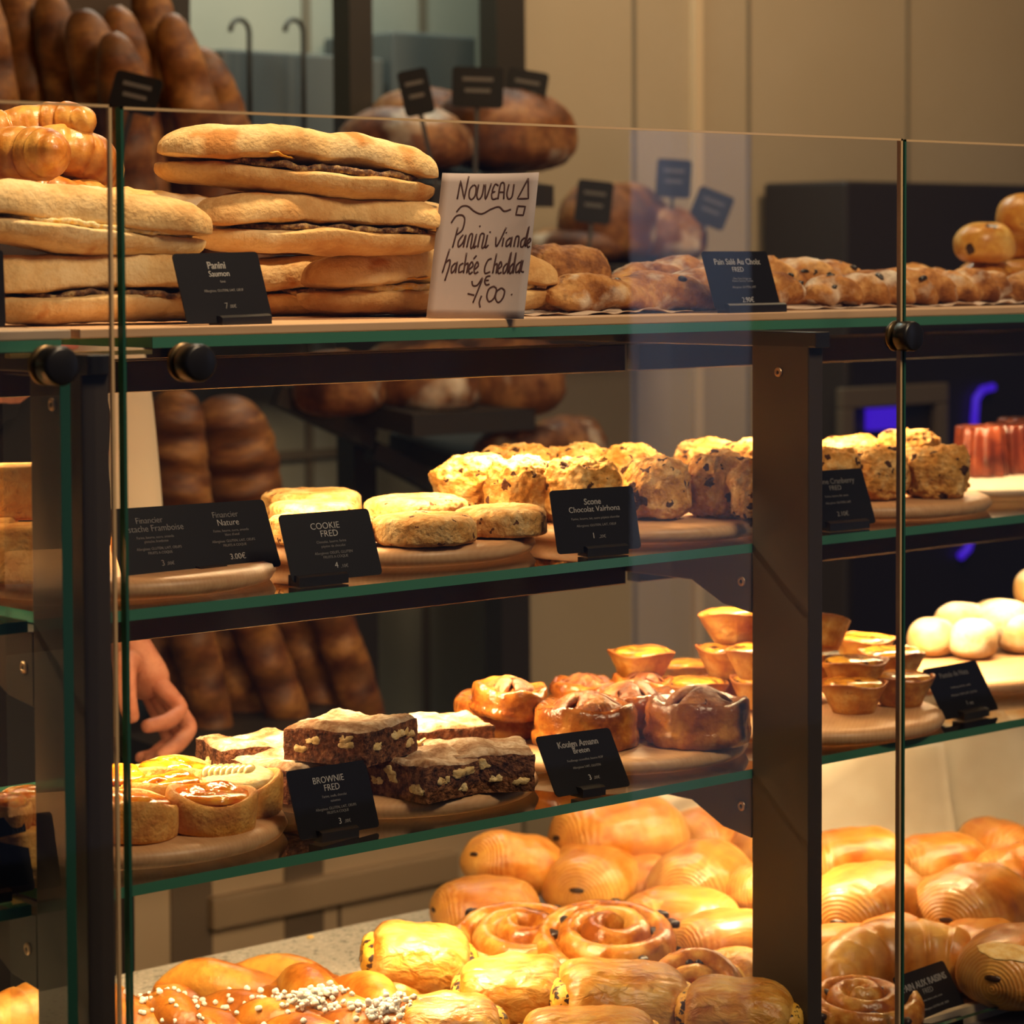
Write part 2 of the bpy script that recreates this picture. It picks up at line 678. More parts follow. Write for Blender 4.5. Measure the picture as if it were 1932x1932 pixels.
M['meat'] = crust('minced_meat', (.06, .022, .010), (.22, .10, .04), (.55, .36, .14), 120, .6, 1.0, 220)
M['cheese'] = simple('cheddar', (.85, .40, .03), .4)
M['egg'] = crust('egg_and_onion', (.75, .55, .20), (.85, .72, .42), (.85, .50, .08), 120, .5, .8, 200)
M['scone'] = crust('scone_crust', (.46, .20, .03), (.66, .335, .08), (.80, .52, .21), 60, .8, 1.0, 170, 8, .2, chips=((.06, .022, .010), 78, .40), mottle=.6, bd=.005)
M['scone_cran'] = crust('cranberry_scone_crust', (.36, .13, .02), (.56, .25, .05), (.76, .44, .15), 50, .7, 1.0, 170, 8, .3, chips=((.14, .02, .015), 75, .36), mottle=.6, bd=.005)
M['cookie'] = crust('cookie_crust', (.50, .23, .05), (.66, .37, .12), (.78, .54, .25), 45, .8, .9, 190, 8, .2, chips=((.13, .05, .02), 85, .27), mottle=.55, bd=.004)
M['loafcake'] = crust('sponge_cake', (.58, .22, .04), (.72, .34, .08), (.80, .44, .14), 60, .85, .6, 240, 6, .15)
M['brownie'] = crust('brownie_crumb', (.045, .015, .006), (.16, .054, .019), (.30, .125, .05), 120, .75, 1.0, 230, 8, .25, bd=.006, mottle=.75)
M['brownie_top'] = crust('sugared_brownie_top', (.26, .12, .05), (.48, .32, .19), (.72, .58, .42), 40, .85, .8, 220, 8, .15)
M['walnut'] = crust('walnut', (.62, .40, .14), (.74, .54, .24), (.80, .62, .32), 120, .6, .5, 300)
M['tart'] = crust('shortcrust', (.54, .19, .024), (.70, .33, .06), (.80, .44, .11), 30, .6, .6, 260, 6, .35, mottle=.45)
M['apricot'] = crust('glazed_apricot', (.70, .13, .003), (.80, .235, .008), (.84, .36, .03), 60, .07, .5, 90, 4, .8)
M['pear'] = crust('glazed_pear', (.74, .52, .16), (.82, .64, .26), (.85, .70, .34), 40, .12, .2, 90, 4, .8)
M['cream_tart'] = crust('frangipane', (.78, .50, .16), (.84, .60, .24), (.86, .66, .32), 60, .5, .6, 180)
M['kouign'] = crust('caramelised_pastry', (.24, .055, .008), (.46, .14, .016), (.64, .27, .045), 40, .20, .7, 110, 6, .7, top=((.16, .042, .010), .024, .046))
M['kouign_fold'] = crust('caramelised_fold', (.17, .045, .012), (.33, .105, .022), (.52, .22, .06), 45, .4, .8, 170, 6, .5)
M['shell'] = crust('flaky_tart_shell', (.46, .16, .018), (.66, .31, .05), (.78, .47, .14), 50, .42, .7, 130, 6, .45, top=((.34, .10, .014), .021, .029), mottle=.4)
M['custard'] = crust('burnt_custard', (.30, .09, .010), (.66, .27, .02), (.78, .42, .05), 45, .15, .4, 80, 5, .7, speck=((.04, .012, .004), 62, .57))
M['roll'] = crust('floured_roll', (.62, .34, .11), (.74, .54, .30), (.80, .68, .50), 14, .85, .25, 220, 5, .15, flour=(.5, 20, 1))
M['pain_choc'] = crust('laminated_pastry', (.38, .10, .008), (.58, .20, .020), (.74, .37, .075), 20, .32, .5, 90, 6, .55, top=((.44, .125, .012), .040, .072), rings_=(105, (.84, .52, .17), .42), mottle=.25, flaky=((14, 60, 60), (.72, .37, .07), .35))
M['croissant'] = crust('croissant_crust', (.34, .09, .008), (.58, .22, .025), (.76, .42, .09), 20, .32, .5, 100, 6, .55, bands=(20, (.80, .50, .15), .22), mottle=.3)
M['chocbar'] = simple('dark_chocolate', (.035, .014, .008), .35)
M['suisse'] = crust('flaky_folded_pastry', (.42, .125, .010), (.64, .26, .030), (.78, .46, .11), 26, .28, .9, 75, 7, .6, mottle=.3, flaky=((60, 110, 100), (.84, .54, .15), .35))
M['filling'] = crust('custard_with_chocolate_chips', (.72, .32, .025), (.80, .42, .045), (.84, .52, .10), 60, .4, .5, 120, chips=((.03, .012, .008), 130, .72), mottle=.2)
M['raisin_roll'] = crust('raisin_swirl_crust', (.30, .075, .008), (.56, .20, .024), (.74, .40, .09), 34, .26, .6, 100, 6, .6, mottle=.4)
M['raisin'] = simple('raisin', (.030, .016, .014), .3)
M['twist'] = crust('brioche_twist', (.26, .065, .006), (.50, .165, .017), (.70, .33, .05), 18, .32, .4, 150, 6, .5, mottle=.3)
M['sugar'] = simple('pearl_sugar', (.86, .82, .76), .6, 0, .4)
M['savoury'] = crust('floured_bread_stick', (.22, .07, .014), (.48, .20, .045), (.68, .38, .13), 30, .7, .9, 150, 7, .3, flour=(.25, 32), speck=((.10, .025, .015), 34, .64), mottle=.5)
M['multigrain'] = crust('grainy_crust', (.20, .07, .02), (.36, .14, .035), (.52, .25, .08), 70, .7, 1.0, 190, 6, .3)
M['baguette'] = crust('baguette_crust', (.055, .014, .003), (.150, .045, .008), (.32, .13, .028), 14, .55, .6, 80, 6, .4, bands=(4, (.40, .18, .05), .22))
M['bigloaf'] = crust('dark_loaf_crust', (.06, .017, .004), (.17, .055, .012), (.32, .14, .04), 13, .6, .6, 70, 6, .4, flour=(.12, 10))
M['canele'] = crust('canele_crust', (.045, .008, .004), (.11, .018, .007), (.22, .05, .018), 24, .3, .3, 90, 4, .5)
M['plate'] = simple('cream_plate', (.72, .60, .44), .3)
M['bag'] = crust('white_paper_bag', (.70, .60, .45), (.76, .67, .52), (.80, .72, .58), 8, .8, .3, 20, 3, .2)
M['bag_speck'] = speckled('speckled_paper', (.62, .54, .42), [((.10, .10, .09), .62)], 90, .8)
M['skin'] = crust('skin', (.42, .145, .075), (.50, .19, .105), (.55, .23, .13), 40, .5, .15, 300, 3, .35, sss=.10)
M['sleeve'] = simple('cream_cotton', (.62, .52, .38), .9, 0, .1)
M['apron'] = simple('black_cotton', (.010, .008, .008), .9, 0, .1)
M['hair'] = simple('dark_hair', (.02, .012, .008), .6)
M['green'] = simple('green_badge', (.04, .22, .10), .6)
M['wall'] = crust('beige_wall', (.40, .31, .20), (.41, .32, .21), (.42, .33, .22), 3, .8, .05, 60, 2, .2)
M['wall_grey'] = crust('grey_green_wall', (.32, .32, .26), (.33, .33, .27), (.34, .34, .28), 3, .7, .05, 60, 2, .2)
M['joint'] = simple('panel_joint', (.16, .13, .09), .8)
M['trim'] = simple('pale_trim', (.62, .46, .28), .5)
M['floor'] = simple('dark_floor', (.06, .05, .04), .4)
M['ceil'] = simple('ceiling_paint', (.30, .26, .20), .9)
M['rack'] = simple('rack_steel', (.022, .017, .012), .5)
M['gapdark'] = simple('dark_gap_sheet', (.05, .026, .012), .7)
M['cab'] = simple('cream_cabinet', (.56, .42, .28), .5)
M['cabdark'] = simple('cabinet_shade', (.16, .115, .08), .6)
M['slate'] = simple('dark_machine_body', (.022, .016, .013), .5)
M['mirror'] = simple('grey_glass', (.10, .11, .11), .25)
M['blue'] = simple('lit_blue_display', (.0, .0, .0), .5, 0, .5, ((.09, .015, 1.0), .55))
M['olive'] = simple('olive', (.02, .014, .010), .3)
M['street'] = simple('white_painted_post', (.75, .78, .85), .6)
M['crumbs'] = crust('pastry_flake', (.70, .40, .10), (.80, .55, .20), (.84, .64, .30), 60, .5, .5)

# ------------------------------------------------------------------ measures of the display case
YF, YP = 1.605, 1.515           # front edge of the glass shelves, front pane
YB = 1.985                      # back edge of the shelves
Z1, Z2, Z3, Z4 = -.0545, -.25, -.45, -.70      # glass shelf tops and stone counter, from the eye
ZP = -.0475                     # top of the planks on the first shelf
TB = .016                       # thickness of a round board
POSTS = ((.962, .984), (1.688, 1.706))


def struct(name, me, mt, loc=None):
    return tag(obj(name, me, mt, loc=loc, smooth=False), kind='structure')


# ------------------------------------------------------------------ the room
bx = lambda *a: MB().box(*a).mesh()
struct('floor', bx(-1.5, 8, -3.0, 5.0, -.1, 0), M['floor'])
struct('ceiling', bx(-1.5, 8, 1.0, 5.0, 2.95, 3.05), M['ceil'])
struct('wall_back', bx(-1.5, 8, 3.66, 3.8, 0, 2.95), M['wall_grey'])
pw = ony(987, 100, 3.2).x
wb = MB().box(pw, 7.9, 3.2, 3.28, 0, 2.95)
struct('wall_right', wb.mesh(), M['wall'])
for i, px in enumerate((1196, 1412, 1712)):
    x = ony(px, 200, 3.2).x
    struct('trim_%d' % (i + 1), bx(x - .004, x + .004, 3.1985, 3.2, .1, 2.95), M['joint'])
x = ony(1311, 200, 3.2).x
struct('trim_4', bx(x - .010, x + .010, 3.19, 3.2, .1, 2.95), M['trim'])
for i, px in enumerate((582, 800)):
    x = ony(px, 800, 3.66).x
    struct('trim_%d' % (i + 5), bx(x - .008, x + .008, 3.655, 3.66, .0, 2.95), M['joint'])
struct('trim_7', bx(1.0, 4.0, 3.65, 3.66, EYE - .34, EYE - .325), M['joint'])
struct('wall_left', bx(-1.5, -1.4, 1.2, 3.66, 0, 2.95), M['wall'])

# street side: an unseen white post added for the pale band the panes mirror
tag(obj('mirrored_post', bx(2.855, 3.03, .05, .14, 0, 2.3), M['street']), 'unseen white post added outside to be mirrored as a pale band in the glass', 'post')

# ------------------------------------------------------------------ stone counter
tag(obj('stone_counter', MB().box(.2, 3.4, 1.545, 2.19, EYE + Z4 - .04, EYE + Z4).mesh(), M['terrazzo']),
    'speckled grey terrazzo counter top under the pile of pastries', 'counter')
ct = thing('counter_base', 'brown cabinet body carrying the terrazzo counter top', 'cabinet', (1.8, 1.85, 0))
obj('body', MB().box(-1.55, 1.55, -.27, .28, 0, EYE + Z4 - .04).mesh(), M['slate'], ct)
ft = thing('counter_kerb', 'grey metal kerb with a glass lip along the front of the counter', 'kerb', (1.8, 1.53, EYE + Z4))
obj('rail', MB().box(-1.4, 1.6, -.035, .013, -.09, -.004).mesh(bevel=.003), simple('grey_kerb', (.22, .20, .21), .5), ft)
obj('glass_lip', MB().box(-1.4, 1.6, .004, .012, -.004, .012).mesh(), simple('pale_lip', (.62, .50, .32), .3), ft)

# ------------------------------------------------------------------ display frame: posts, arms, brackets, cross bars, screws
fr = thing('display_frame', 'dark bronze metal frame of posts, brackets and cross bars holding the glass shelves', 'frame', (0, 0, EYE))


def screw(parent, x, y, z, r=.0045):
    v, f = lathe([(r, 0), (r, .0008), (r * .7, .0016), (r * .45, .0016), (r * .40, .0004), (.0002, .0004)], 20)
    s = obj('screw', pydata(v, f), M['screw'], parent, (x, y, z), (0, R(-90), 0))
    v, f = lathe([(r * .44, .0004), (r * .40, .0009), (.0001, .0009)], 12)
    obj('socket', pydata(v, f), M['socket'], s)


for k, (xa, xb) in enumerate(POSTS):
    p = obj('post', MB().box(xa, xb, YF - .067, YF, Z4, -.0745).mesh(bevel=.0012), M['frame'], fr)
    a = obj('top_arm', MB().box(xa, xb, YF - .075, YF + .345, -.0765, -.0630).mesh(bevel=.0008), M['frame2'], fr)
    if k == 0:
        screw(p, xa - .0003, YF - .030, -.098)
    else:
        screw(p, xa - .0003, YF - .032, -.0985, .0042)
    for zs in (Z2, Z3):
        zt = zs - .0085
        prof = [(YF + .0005, zt - .053), (YF + .036, zt - .048), (YF + .075, zt - .030), (YF + .165, zt - .030), (YF + .345, zt - .026), (YF + .345, zt), (YF + .0005, zt)]
        v, f = prism(prof, xa, xb)
        b = obj('bracket', MB().add(v, f).mesh(bevel=.0006, seg=1), M['frame'], fr)
        screw(b, xa - .0003, YF + .012, zt - .026)
BARS = ((.30, .962), (.984, 1.688), (1.706, 2.60))
for (xa, xb) in BARS:
    for zt, h in ((-.0785, .0245), (-.2745, .0255), (-.4745, .0255)):
        obj('cross_bar', MB().box(xa, xb, YF + .160, YF + .178, zt - h, zt).mesh(bevel=.0006, seg=1), M['frame2'], fr)

# ------------------------------------------------------------------ glass shelves


def slab(name, x0, x1, y0, y1, z0, z1, label, cat, edge='edge', front=None):
    mb = MB()
    mb.box(x0, x1, y0, y1, z0, z1)
    me = pydata(mb.v, mb.f, False)
    me.materials.append(M['glass'])
    me.materials.append(M[edge])
    for p in me.polygons:
        p.material_index = 0 if abs(p.normal.z) > .9 else 1
    o = obj(name, me, None, smooth=False)
    return tag(o, label, cat, 'glass shelves of the case')


LV = ((Z1, 'topmost'), (Z2, 'middle'), (Z3, 'lowest'))
SH = {Z1: ((.30, .988, 'carrying the pale planks beside the end fin'), (1.064, 2.60, 'under the handwritten sheet and filled rolls')),
      Z2: ((.30, .958, 'carrying the pound cake slices'), (.986, 2.60, 'carrying cookies and scones on boards')),
      Z3: ((.30, .958, 'carrying small tarts behind the post'), (.986, 2.60, 'carrying brownies and egg custard tarts'))}
for z, w in LV:
    for x0, x1, s in SH[z]:
        slab('glass_shelf', x0, x1, YF, YB, EYE + z - .008, EYE + z, '%s glass shelf with green edge %s' % (w, s), 'shelf')
o = slab('glass_fin', .9415, .9495, 1.532, YF + .002, EYE + Z4, EYE - .0775, 'upright glass end fin with thick green edge beside the post', 'glass', 'edge_dark')
o['group'] = 'glass fins'
me = o.data
for p in me.polygons:  # dark sheet added behind the baguettes to darken the gaps between them
    p.material_index = 1 if p.normal.y < -.9 else 0

# led strips behind the cross bars
for z, _ in STRIPS:
    for (xa, xb) in STRIP_X:
        q = {0: 'topmost', 1: 'middle', 2: 'lowest'}[[s[0] for s in STRIPS].index(z)]
        w = 'in the end bay' if xb < 1 else ('in the bay with the brownies' if xb < 1.7 else 'in the bay with the rolls')
        t = thing('led_strip', 'lit strip lamp under the %s shelf %s' % (q, w), 'lamp', ((xa + xb) / 2, 1.797, EYE + z), group='strip lamps of the case')
        hl = (xb - xa) / 2
        obj('housing', MB().box(-hl, hl, -.0135, .010, .0005, .008).mesh(), M['frame2'], t)
        obj('diffuser', MB().box(-hl, hl, -.008, .008, -.0035, .0005).mesh(), M['led'], t)
# strip added in the shelf gap, its yellow standing in for light seen through
tag(obj('gap_light_strip', MB().box(.945, 1.061, YF - .004, YF + .004, EYE - .0665, EYE - .0635).mesh(), simple('brass_tone', (.80, .55, .16), .25, .9)),
    'thin yellow strip standing in for light in the gap between two top shelves', 'strip')

# ------------------------------------------------------------------ front panes with their stand-off knobs


def pane(x0, x1, ztop, label, knobs):
    t = thing('front_pane', label, 'glass', ((x0 + x1) / 2, YP, EYE), group='front panes of the case')
    h = (x1 - x0) / 2
    mb = MB().box(-h, h, -.003, .003, Z4 + .012, ztop)
    me = pydata(mb.v, mb.f, False)
    for k in ('pane', 'edge_glint', 'edge_dark'):
        me.materials.append(M[k])
    for p in me.polygons:
        n = p.normal
        p.material_index = 0 if abs(n.y) > .9 else (1 if n.z > .5 or n.x > .5 else 2)
    obj('glass_sheet', me, None, t, smooth=False)
    obj('top_edge', MB().box(-h, h, -.0036, -.0029, ztop - .0018, ztop).mesh(), M['edge_glint'], t, smooth=False)
    obj('side_edge', MB().box(h - .0022, h, -.0036, -.0029, Z4 + .012, ztop).mesh(), M['edge_glint'], t, smooth=False)
    obj('side_edge', MB().box(-h, -h + .0024, -.0036, -.0029, Z4 + .012, ztop).mesh(), M['edge_dark'], t, smooth=False)
    for x, z in knobs:
        v, f = lathe([(.0122, -.0020), (.0132, -.001), (.0132, .0105), (.0124, .0125), (.0108, .0132), (.0001, .0132)], 40)
        k = obj('knob', pydata(v, f), M['knob'], t, (x - (x0 + x1) / 2, -.003, z), (R(90), 0, 0))
        v, f = lathe([(.0128, -.0095), (.0135, -.0088), (.0135, -.0065), (.0120, -.0058)], 36)
        obj('washer', pydata(v, f), M['brass_tone'], k)
        v, f = lathe([(.0055, -.013), (.0055, -.006)], 20)
        obj('stem', pydata(v, f), M['frame2'], k)


pane(.30, .9715, .1045, 'clear front pane before the pound cake slices, bolted by one black knob', [(.924, -.0685)])
pane(.9785, 1.7790, .1035, 'wide clear front pane before the brownies and cookies, bolted by two black knobs', [(1.0335, -.0695), (1.7810, -.0680)])
pane(1.7815, 2.60, .1030, 'clear front pane before the white rolls and egg custard tarts', [])

# ------------------------------------------------------------------ planks and baking paper on the top shelf
tag(obj('wooden_plank', MB().box(1.005, 2.58, YF + .003, YB - .01, EYE + Z1, EYE + ZP).mesh(bevel=.001), M['plank']),
    'long pale wooden plank lying on the top glass shelf under the filled rolls', 'board')
tag(obj('wooden_plank', MB().box(.31, .998, YF + .003, YB - .01, EYE + Z1, EYE + ZP).mesh(bevel=.001), simple('greyish_plank', (.46, .34, .24), .5)),
    'greyish pale plank on the top shelf of the end bay', 'board')


def sheet(x0, x1, y0, y1, z, amp, seed, nx=60, ny=20):
    v, f = [], []
    for j in range(ny + 1):
        for i in range(nx + 1):
            x, y = x0 + (x1 - x0) * i / nx, y0 + (y1 - y0) * j / ny
            ed = max(0, 1 - j / 3)
            v.append((x, y + .004 * fbm((x, y, 0), 14, seed) * ed, z + .0006 + amp * (.4 + ed) * abs(fbm((x, y, 1), 22, seed))))
    for j in range(ny):
        for i in range(nx):
            a = j * (nx + 1) + i
            f.append((a, a + 1, a + nx + 2, a + nx + 1))
    n = len(v)
    v += [(p[0], p[1], p[2] - .0005) for p in v]
    f += [tuple(q + n for q in reversed(k)) for k in f]
    rim = [i for i in range(nx + 1)] + [j * (nx + 1) + nx for j in range(1, ny + 1)] + [ny * (nx + 1) + i for i in range(nx - 1, -1, -1)] + [j * (nx + 1) for j in range(ny - 1, 0, -1)]
    f += [(rim[k], rim[(k + 1) % len(rim)], rim[(k + 1) % len(rim)] + n, rim[k] + n) for k in range(len(rim))]
    return pydata(v, f)


tag(obj('baking_paper', sheet(1.475, 1.80, 1.652, 1.93, EYE + ZP, .004, 3), M['parch']), 'sheet of baking paper under the savoury sticks beside the handwritten sheet', 'paper', 'sheets of baking paper')
tag(obj('baking_paper', sheet(1.81, 2.42, 1.655, 1.93, EYE + ZP, .005, 5), M['parch']), 'sheet of baking paper under the olive twists near the bun pile', 'paper', 'sheets of baking paper')

# ------------------------------------------------------------------ round wooden boards
bd = pydata(*lathe([(.118, 0), (.1265, .0025), (.130, .008), (.1275, .0135), (.121, TB), (.05, TB)], 96))
BOARDS = [((1.122, 1.757), Z2, 'round beech board under the financier card'),
          ((1.409, 1.773), Z2, 'round beech board carrying the flat cookies'),
          ((1.688, 1.757), Z2, 'round beech board carrying the chocolate chip scones'),
          ((1.126, 1.750), Z3, 'round beech board carrying the apricot and pear tarts'),
          ((1.3925, 1.752), Z3, 'round beech board carrying the stacked brownies'),
          ((1.655, 1.757), Z3, 'round beech board carrying the caramelised pastries'),
          ((1.893, 1.724), Z3, 'round beech board carrying the egg custard tarts near the pane joint'),
          ((.800, 1.757), Z2, 'round beech board carrying the pound cake slices'),
          ((.795, 1.757), Z3, 'round beech board carrying the tarts beside the half hidden card')]
p = onz(1868, 960, Z2)
BOARDS.append(((p.x - .0975, p.y + .0858), Z2, 'round pale board carrying the cranberry scones'))
BOARDS.append(((2.262, 1.806), Z3, 'long oval beech board carrying the white floured rolls'))
for (xy, z, lab) in BOARDS:
    ob = tag(obj('wooden_board', bd, M['board'], loc=(*xy, EYE + z), rot=(0, 0, R(xy[0] * 400))), lab, 'board', 'rounded wooden boards')
    if xy[0] > 2.2:
        ob.rotation_euler = (0, 0, 0)
        ob.scale = (1.45, 1.0, 1)

# ------------------------------------------------------------------ cards


def text_mesh(body, size, bold=0.0, ext=.00012, align='CENTER', shear=0):
    cu = bpy.data.curves.new('t', 'FONT')
    cu.body = body
    cu.size = size
    cu.align_x = align
    cu.align_y = 'CENTER'
    cu.extrude = ext
    cu.offset = 0 if bold else -size * .010
    cu.shear = shear
    cu.resolution_u = 3
    o = bpy.data.objects.new('t', cu)
    COL.objects.link(o)
    dg = bpy.context.evaluated_depsgraph_get()
    me = bpy.data.meshes.new_from_object(o.evaluated_get(dg))
    bpy.data.objects.remove(o)
    me.materials.clear()
    if bold:
        bm = bmesh.new()
        for dx, dy in ((-bold, 0), (bold, 0), (0, bold), (0, -bold)):
            bm.from_mesh(me)
            bmesh.ops.translate(bm, verts=[q for q in bm.verts if not q.tag], vec=(dx, dy, 0))
            for q in bm.verts:
                q.tag = True
        bm.to_mesh(me)
        bm.free()
    return me


def round_rect(w, h, r, n=6):
    pts = []
    for cx, cy, a in ((w / 2 - r, h - r, 0), (-w / 2 + r, h - r, 90), (-w / 2 + r, r, 180), (w / 2 - r, r, 270)):
        for i in range(n + 1):
            t = R(a + 90 * i / n)
            pts.append((cx + r * math.cos(t), cy + r * math.sin(t)))
    return pts


def standing(name, label, cat, x, y, z, yaw, lean, roll=0, group=None):
    """root whose local x runs along the foot, y up the face, z out towards the viewer"""
    yw, ln, rl = R(yaw), R(lean), R(roll)
    u = Vector((math.cos(yw), math.sin(yw), 0))
    n = Vector((-math.sin(yw), math.cos(yw), 0))
    up = Vector((0, 0, 1)) * math.cos(ln) + n * math.sin(ln)
    u2 = u * math.cos(rl) + up * math.sin(rl)
    up2 = -u * math.sin(rl) + up * math.cos(rl)
    t = thing(name, label, cat, (0, 0, 0), group=group)
    mt = Matrix((u2, up2, u2.cross(up2))).transposed().to_4x4()
    mt.translation = Vector((x, y, EYE + z))
    t.matrix_world = mt
    return t


def card(label, x, y, z, yaw, lean, lines, w=.0856, h=.054, roll=0, holder=(0, .022), dim=False):
    t = standing('price_card', label, 'price card', x, y, z, yaw, lean, roll, 'black price cards')
    v, f = prism(round_rect(w, h, .0035), -.0008, 0, 'z')
    obj('panel', MB().add(v, f).mesh(), M['card'], t, smooth=False)
    for (body, size, cx, cy, bold, dm) in lines:
        obj('lettering', text_mesh(body, size, bold), M['ink_dim' if dm else 'ink'], t, (cx, cy, .0002))
    if holder:
        hx, hw = holder
        c_, s_ = math.cos(R(lean)), math.sin(R(lean))
        # a small block on the shelf, clipped round the card's foot
        pr = [(-.011, .0), (.004, 0), (.004, .007), (.0012, .0085), (-.011, .0085)]
        vv, ff = prism(pr, hx - hw / 2, hx + hw / 2)
        vv = [(a, (c * c_ - b * s_) - .0035, (b * c_ + c * s_)) for (a, b, c) in vv]
        obj('holder', MB().add(vv, ff).mesh(), M['frame2'], t, smooth=False)
    return t


S = .0062   # size of a heading
T = .0029   # size of the small print
card('black price card lettered Scone standing before the chocolate chip scones', 1.524, 1.625, Z2 + .004, -8.5, 13.9,
     [('Scone', .0072, -.001, .0425, .00013, 0), ('Chocolat Valrhona', .0069, 0, .0362, 0, 0), ('Farine, beurre, lait, sucre pépites chocolat', T, 0, .0285, 0, 1),
      ('Allergènes: GLUTEN, LAIT, OEUF', T, 0, .0225, 0, 1), ('1', .0068, -.0045, .0135, 0, 0), (',20€', .0038, .0045, .0125, 0, 1)], holder=(.005, .042))
card('black price card lettered Cookie standing before the flat cookies', 1.246, 1.625, Z2 + .004, -2, 20.6,
     [('COOKIE', .0074, -.002, .0425, 0, 0), ('FRED', .0074, .0005, .0362, 0, 0), ('Chocolat, beurre, farine', T, .001, .0298, 0, 1), ('pépites de chocolat', T, .002, .0262, 0, 1),
      ('Allergènes: OEUFS, GLUTEN', .0030, .001, .0208, 0, 1), ('FRUITS A COQUE', .0030, .002, .0175, 0, 1), ('4', .0068, .001, .0105, 0, 0), (',10€', .0038, .0085, .0095, 0, 1)], holder=(-.017, .046))
card('black price card lettered Brownie standing before the stacked brownies', 1.248, 1.627, Z3 + .004, 7, 19.5,
     [('BROWNIE', .0074, -.001, .0430, 0, 0), ('FRED', .0074, .001, .0365, 0, 0), ('Farine, oeufs, chocolat', T, .002, .0300, 0, 1), ('noisettes', T, .002, .0262, 0, 1),
      ('Allergènes: GLUTEN, LAIT, OEUFS', .0030, .001, .0205, 0, 1), ('FRUITS A COQUE', .0030, .002, .0172, 0, 1), ('3', .0068, .002, .0095, 0, 0), (',00€', .0038, .010, .0088, 0, 1)], roll=-2.2, holder=(-.005, .04))
card('black price card lettered Kouign Amann standing before the caramelised pastries', 1.505, 1.613, Z3 + .004, 1.2, 30.8,
     [('Kouign Amann', .0078, .001, .0435, .00012, 0), ('Breton', .0068, .002, .0370, 0, 0), ('Feuilletage caramélisé, beurre AOP', T, .003, .0290, 0, 1), ('Allergènes: LAIT, GLUTEN', T, .002, .0225, 0, 1),
      ('3', .0068, .001, .0125, 0, 0), (',00€', .0038, .0085, .0118, 0, 1)], roll=-1.8, holder=(-.005, .026))
card('black price card lettered Pain Salé standing before the savoury bread sticks', 1.700, 1.620, ZP + .003, 1.5, 19,
     [('Pain Salé Au Choix', .0078, 0, .0440, .00014, 0), ('FRED', .0066, -.0015, .0368, 0, 0), ('Olive Feta Origan ou', .0028, .001, .0285, 0, 1), ('Poivre Chorizo Tomate', .0028, .001, .0262, 0, 1),
      ('Allergènes: GLUTEN, LAIT', .0028, .001, .0205, 0, 1), ('2.90€', .0066, .002, .0085, 0, 0)], holder=(.007, .075))
card('black price card lettered Panini Saumon standing before the filled rolls', 1.145, 1.622, ZP + .002, 7, 17,
     [('Panini', .0078, -.002, .0440, .00012, 0), ('Saumon', .0066, -.001, .0375, 0, 0), ('fumé', .0028, .001, .0315, 0, 1), ('Allergènes: GLUTEN, LAIT, OEUF', .0028, 0, .0245, 0, 1), ('7', .0066, -.001, .0125, 0, 1), (',00€', .0038, .0055, .012, 0, 1)],
     roll=1, holder=(.012, .05))
card('black price card lettered Panini au Choix at the end of the case', .918, 1.620, ZP + .002, 15, 2,
     [('Panini', .0076, -.002, .0440, .00012, 0), ('au Choix', .0066, .001, .0375, 0, 1), ('jambon fromage champignons', .0028, .001, .029, 0, 1), ('Allergènes: GLUTEN, LAIT', .0028, .001, .0225, 0, 1), ('6', .0066, 0, .0115, 0, 1), (',00€', .0038, .0065, .011, 0, 1)], holder=(-.012, .05))
card('long black double price card lettered Financier standing on the empty looking board', 1.152, 1.670, Z2 + TB - .004, 3.5, 24.1,
     [('Financier', .0070, -.039, .0450, 0, 1), ('Pistache Framboise', .0074, -.037, .0385, 0, 1), ('Farine, beurre, sucre, amande', T, -.037, .0315, 0, 1), ('pistache, framboise', T, -.037, .0282, 0, 1),
      ('Allergènes: GLUTEN, LAIT, OEUFS', T, -.036, .0225, 0, 1), ('FRUITS A COQUE', T, -.036, .0190, 0, 1), ('3', .0066, -.036, .0105, 0, 1), (',00€', .0038, -.029, .010, 0, 1),
      ('Financier', .0070, .034, .0455, 0, 1), ('Nature', .0074, .035, .0390, 0, 0), ('Farine, beurre, sucre, amande', T, .036, .0325, 0, 1), ('blanc d’oeuf', T, .036, .0292, 0, 1),
      ('Allergènes: GLUTEN, LAIT, OEUFS', T, .036, .0240, 0, 1), ('FRUITS A COQUE', T, .036, .0205, 0, 1), ('3.00€', .0066, .036, .0110, 0, 0)], w=.152, h=.056, roll=-1, holder=(.006, .026))
card('black price card lettered Scone Cranberry half hidden behind the post', 1.830, 1.625, Z2 + .004, -4.5, 21.5,
     [('Scone Cranberry', .0072, .004, .0430, .00012, 1), ('FRED', .0066, .003, .0365, 0, 1), ('Farine, beurre, lait, sucre', T, .002, .0290, 0, 1), ('Allergènes: GLUTEN, LAIT', T, .002, .0225, 0, 1), ('2.10€', .0062, .004, .0115, 0, 1)], holder=(.004, .05))
card('black price card lettered Pasteis de Nata before the white rolls', 2.033, 1.637, Z3 + .004, 1.7, 31.6,
     [('Pasteis de Nata', .0072, .0, .0440, .00012, 1), ('Feuilletage pâtissier, vanille', T, .002, .0305, 0, 1), ('Allergènes: OEUF, LAIT, GLUTEN', T, .002, .0225, 0, 1), ('1', .0066, 0, .0125, 0, 1), (',90€', .0038, .0065, .0115, 0, 1)], holder=(.0, .04))
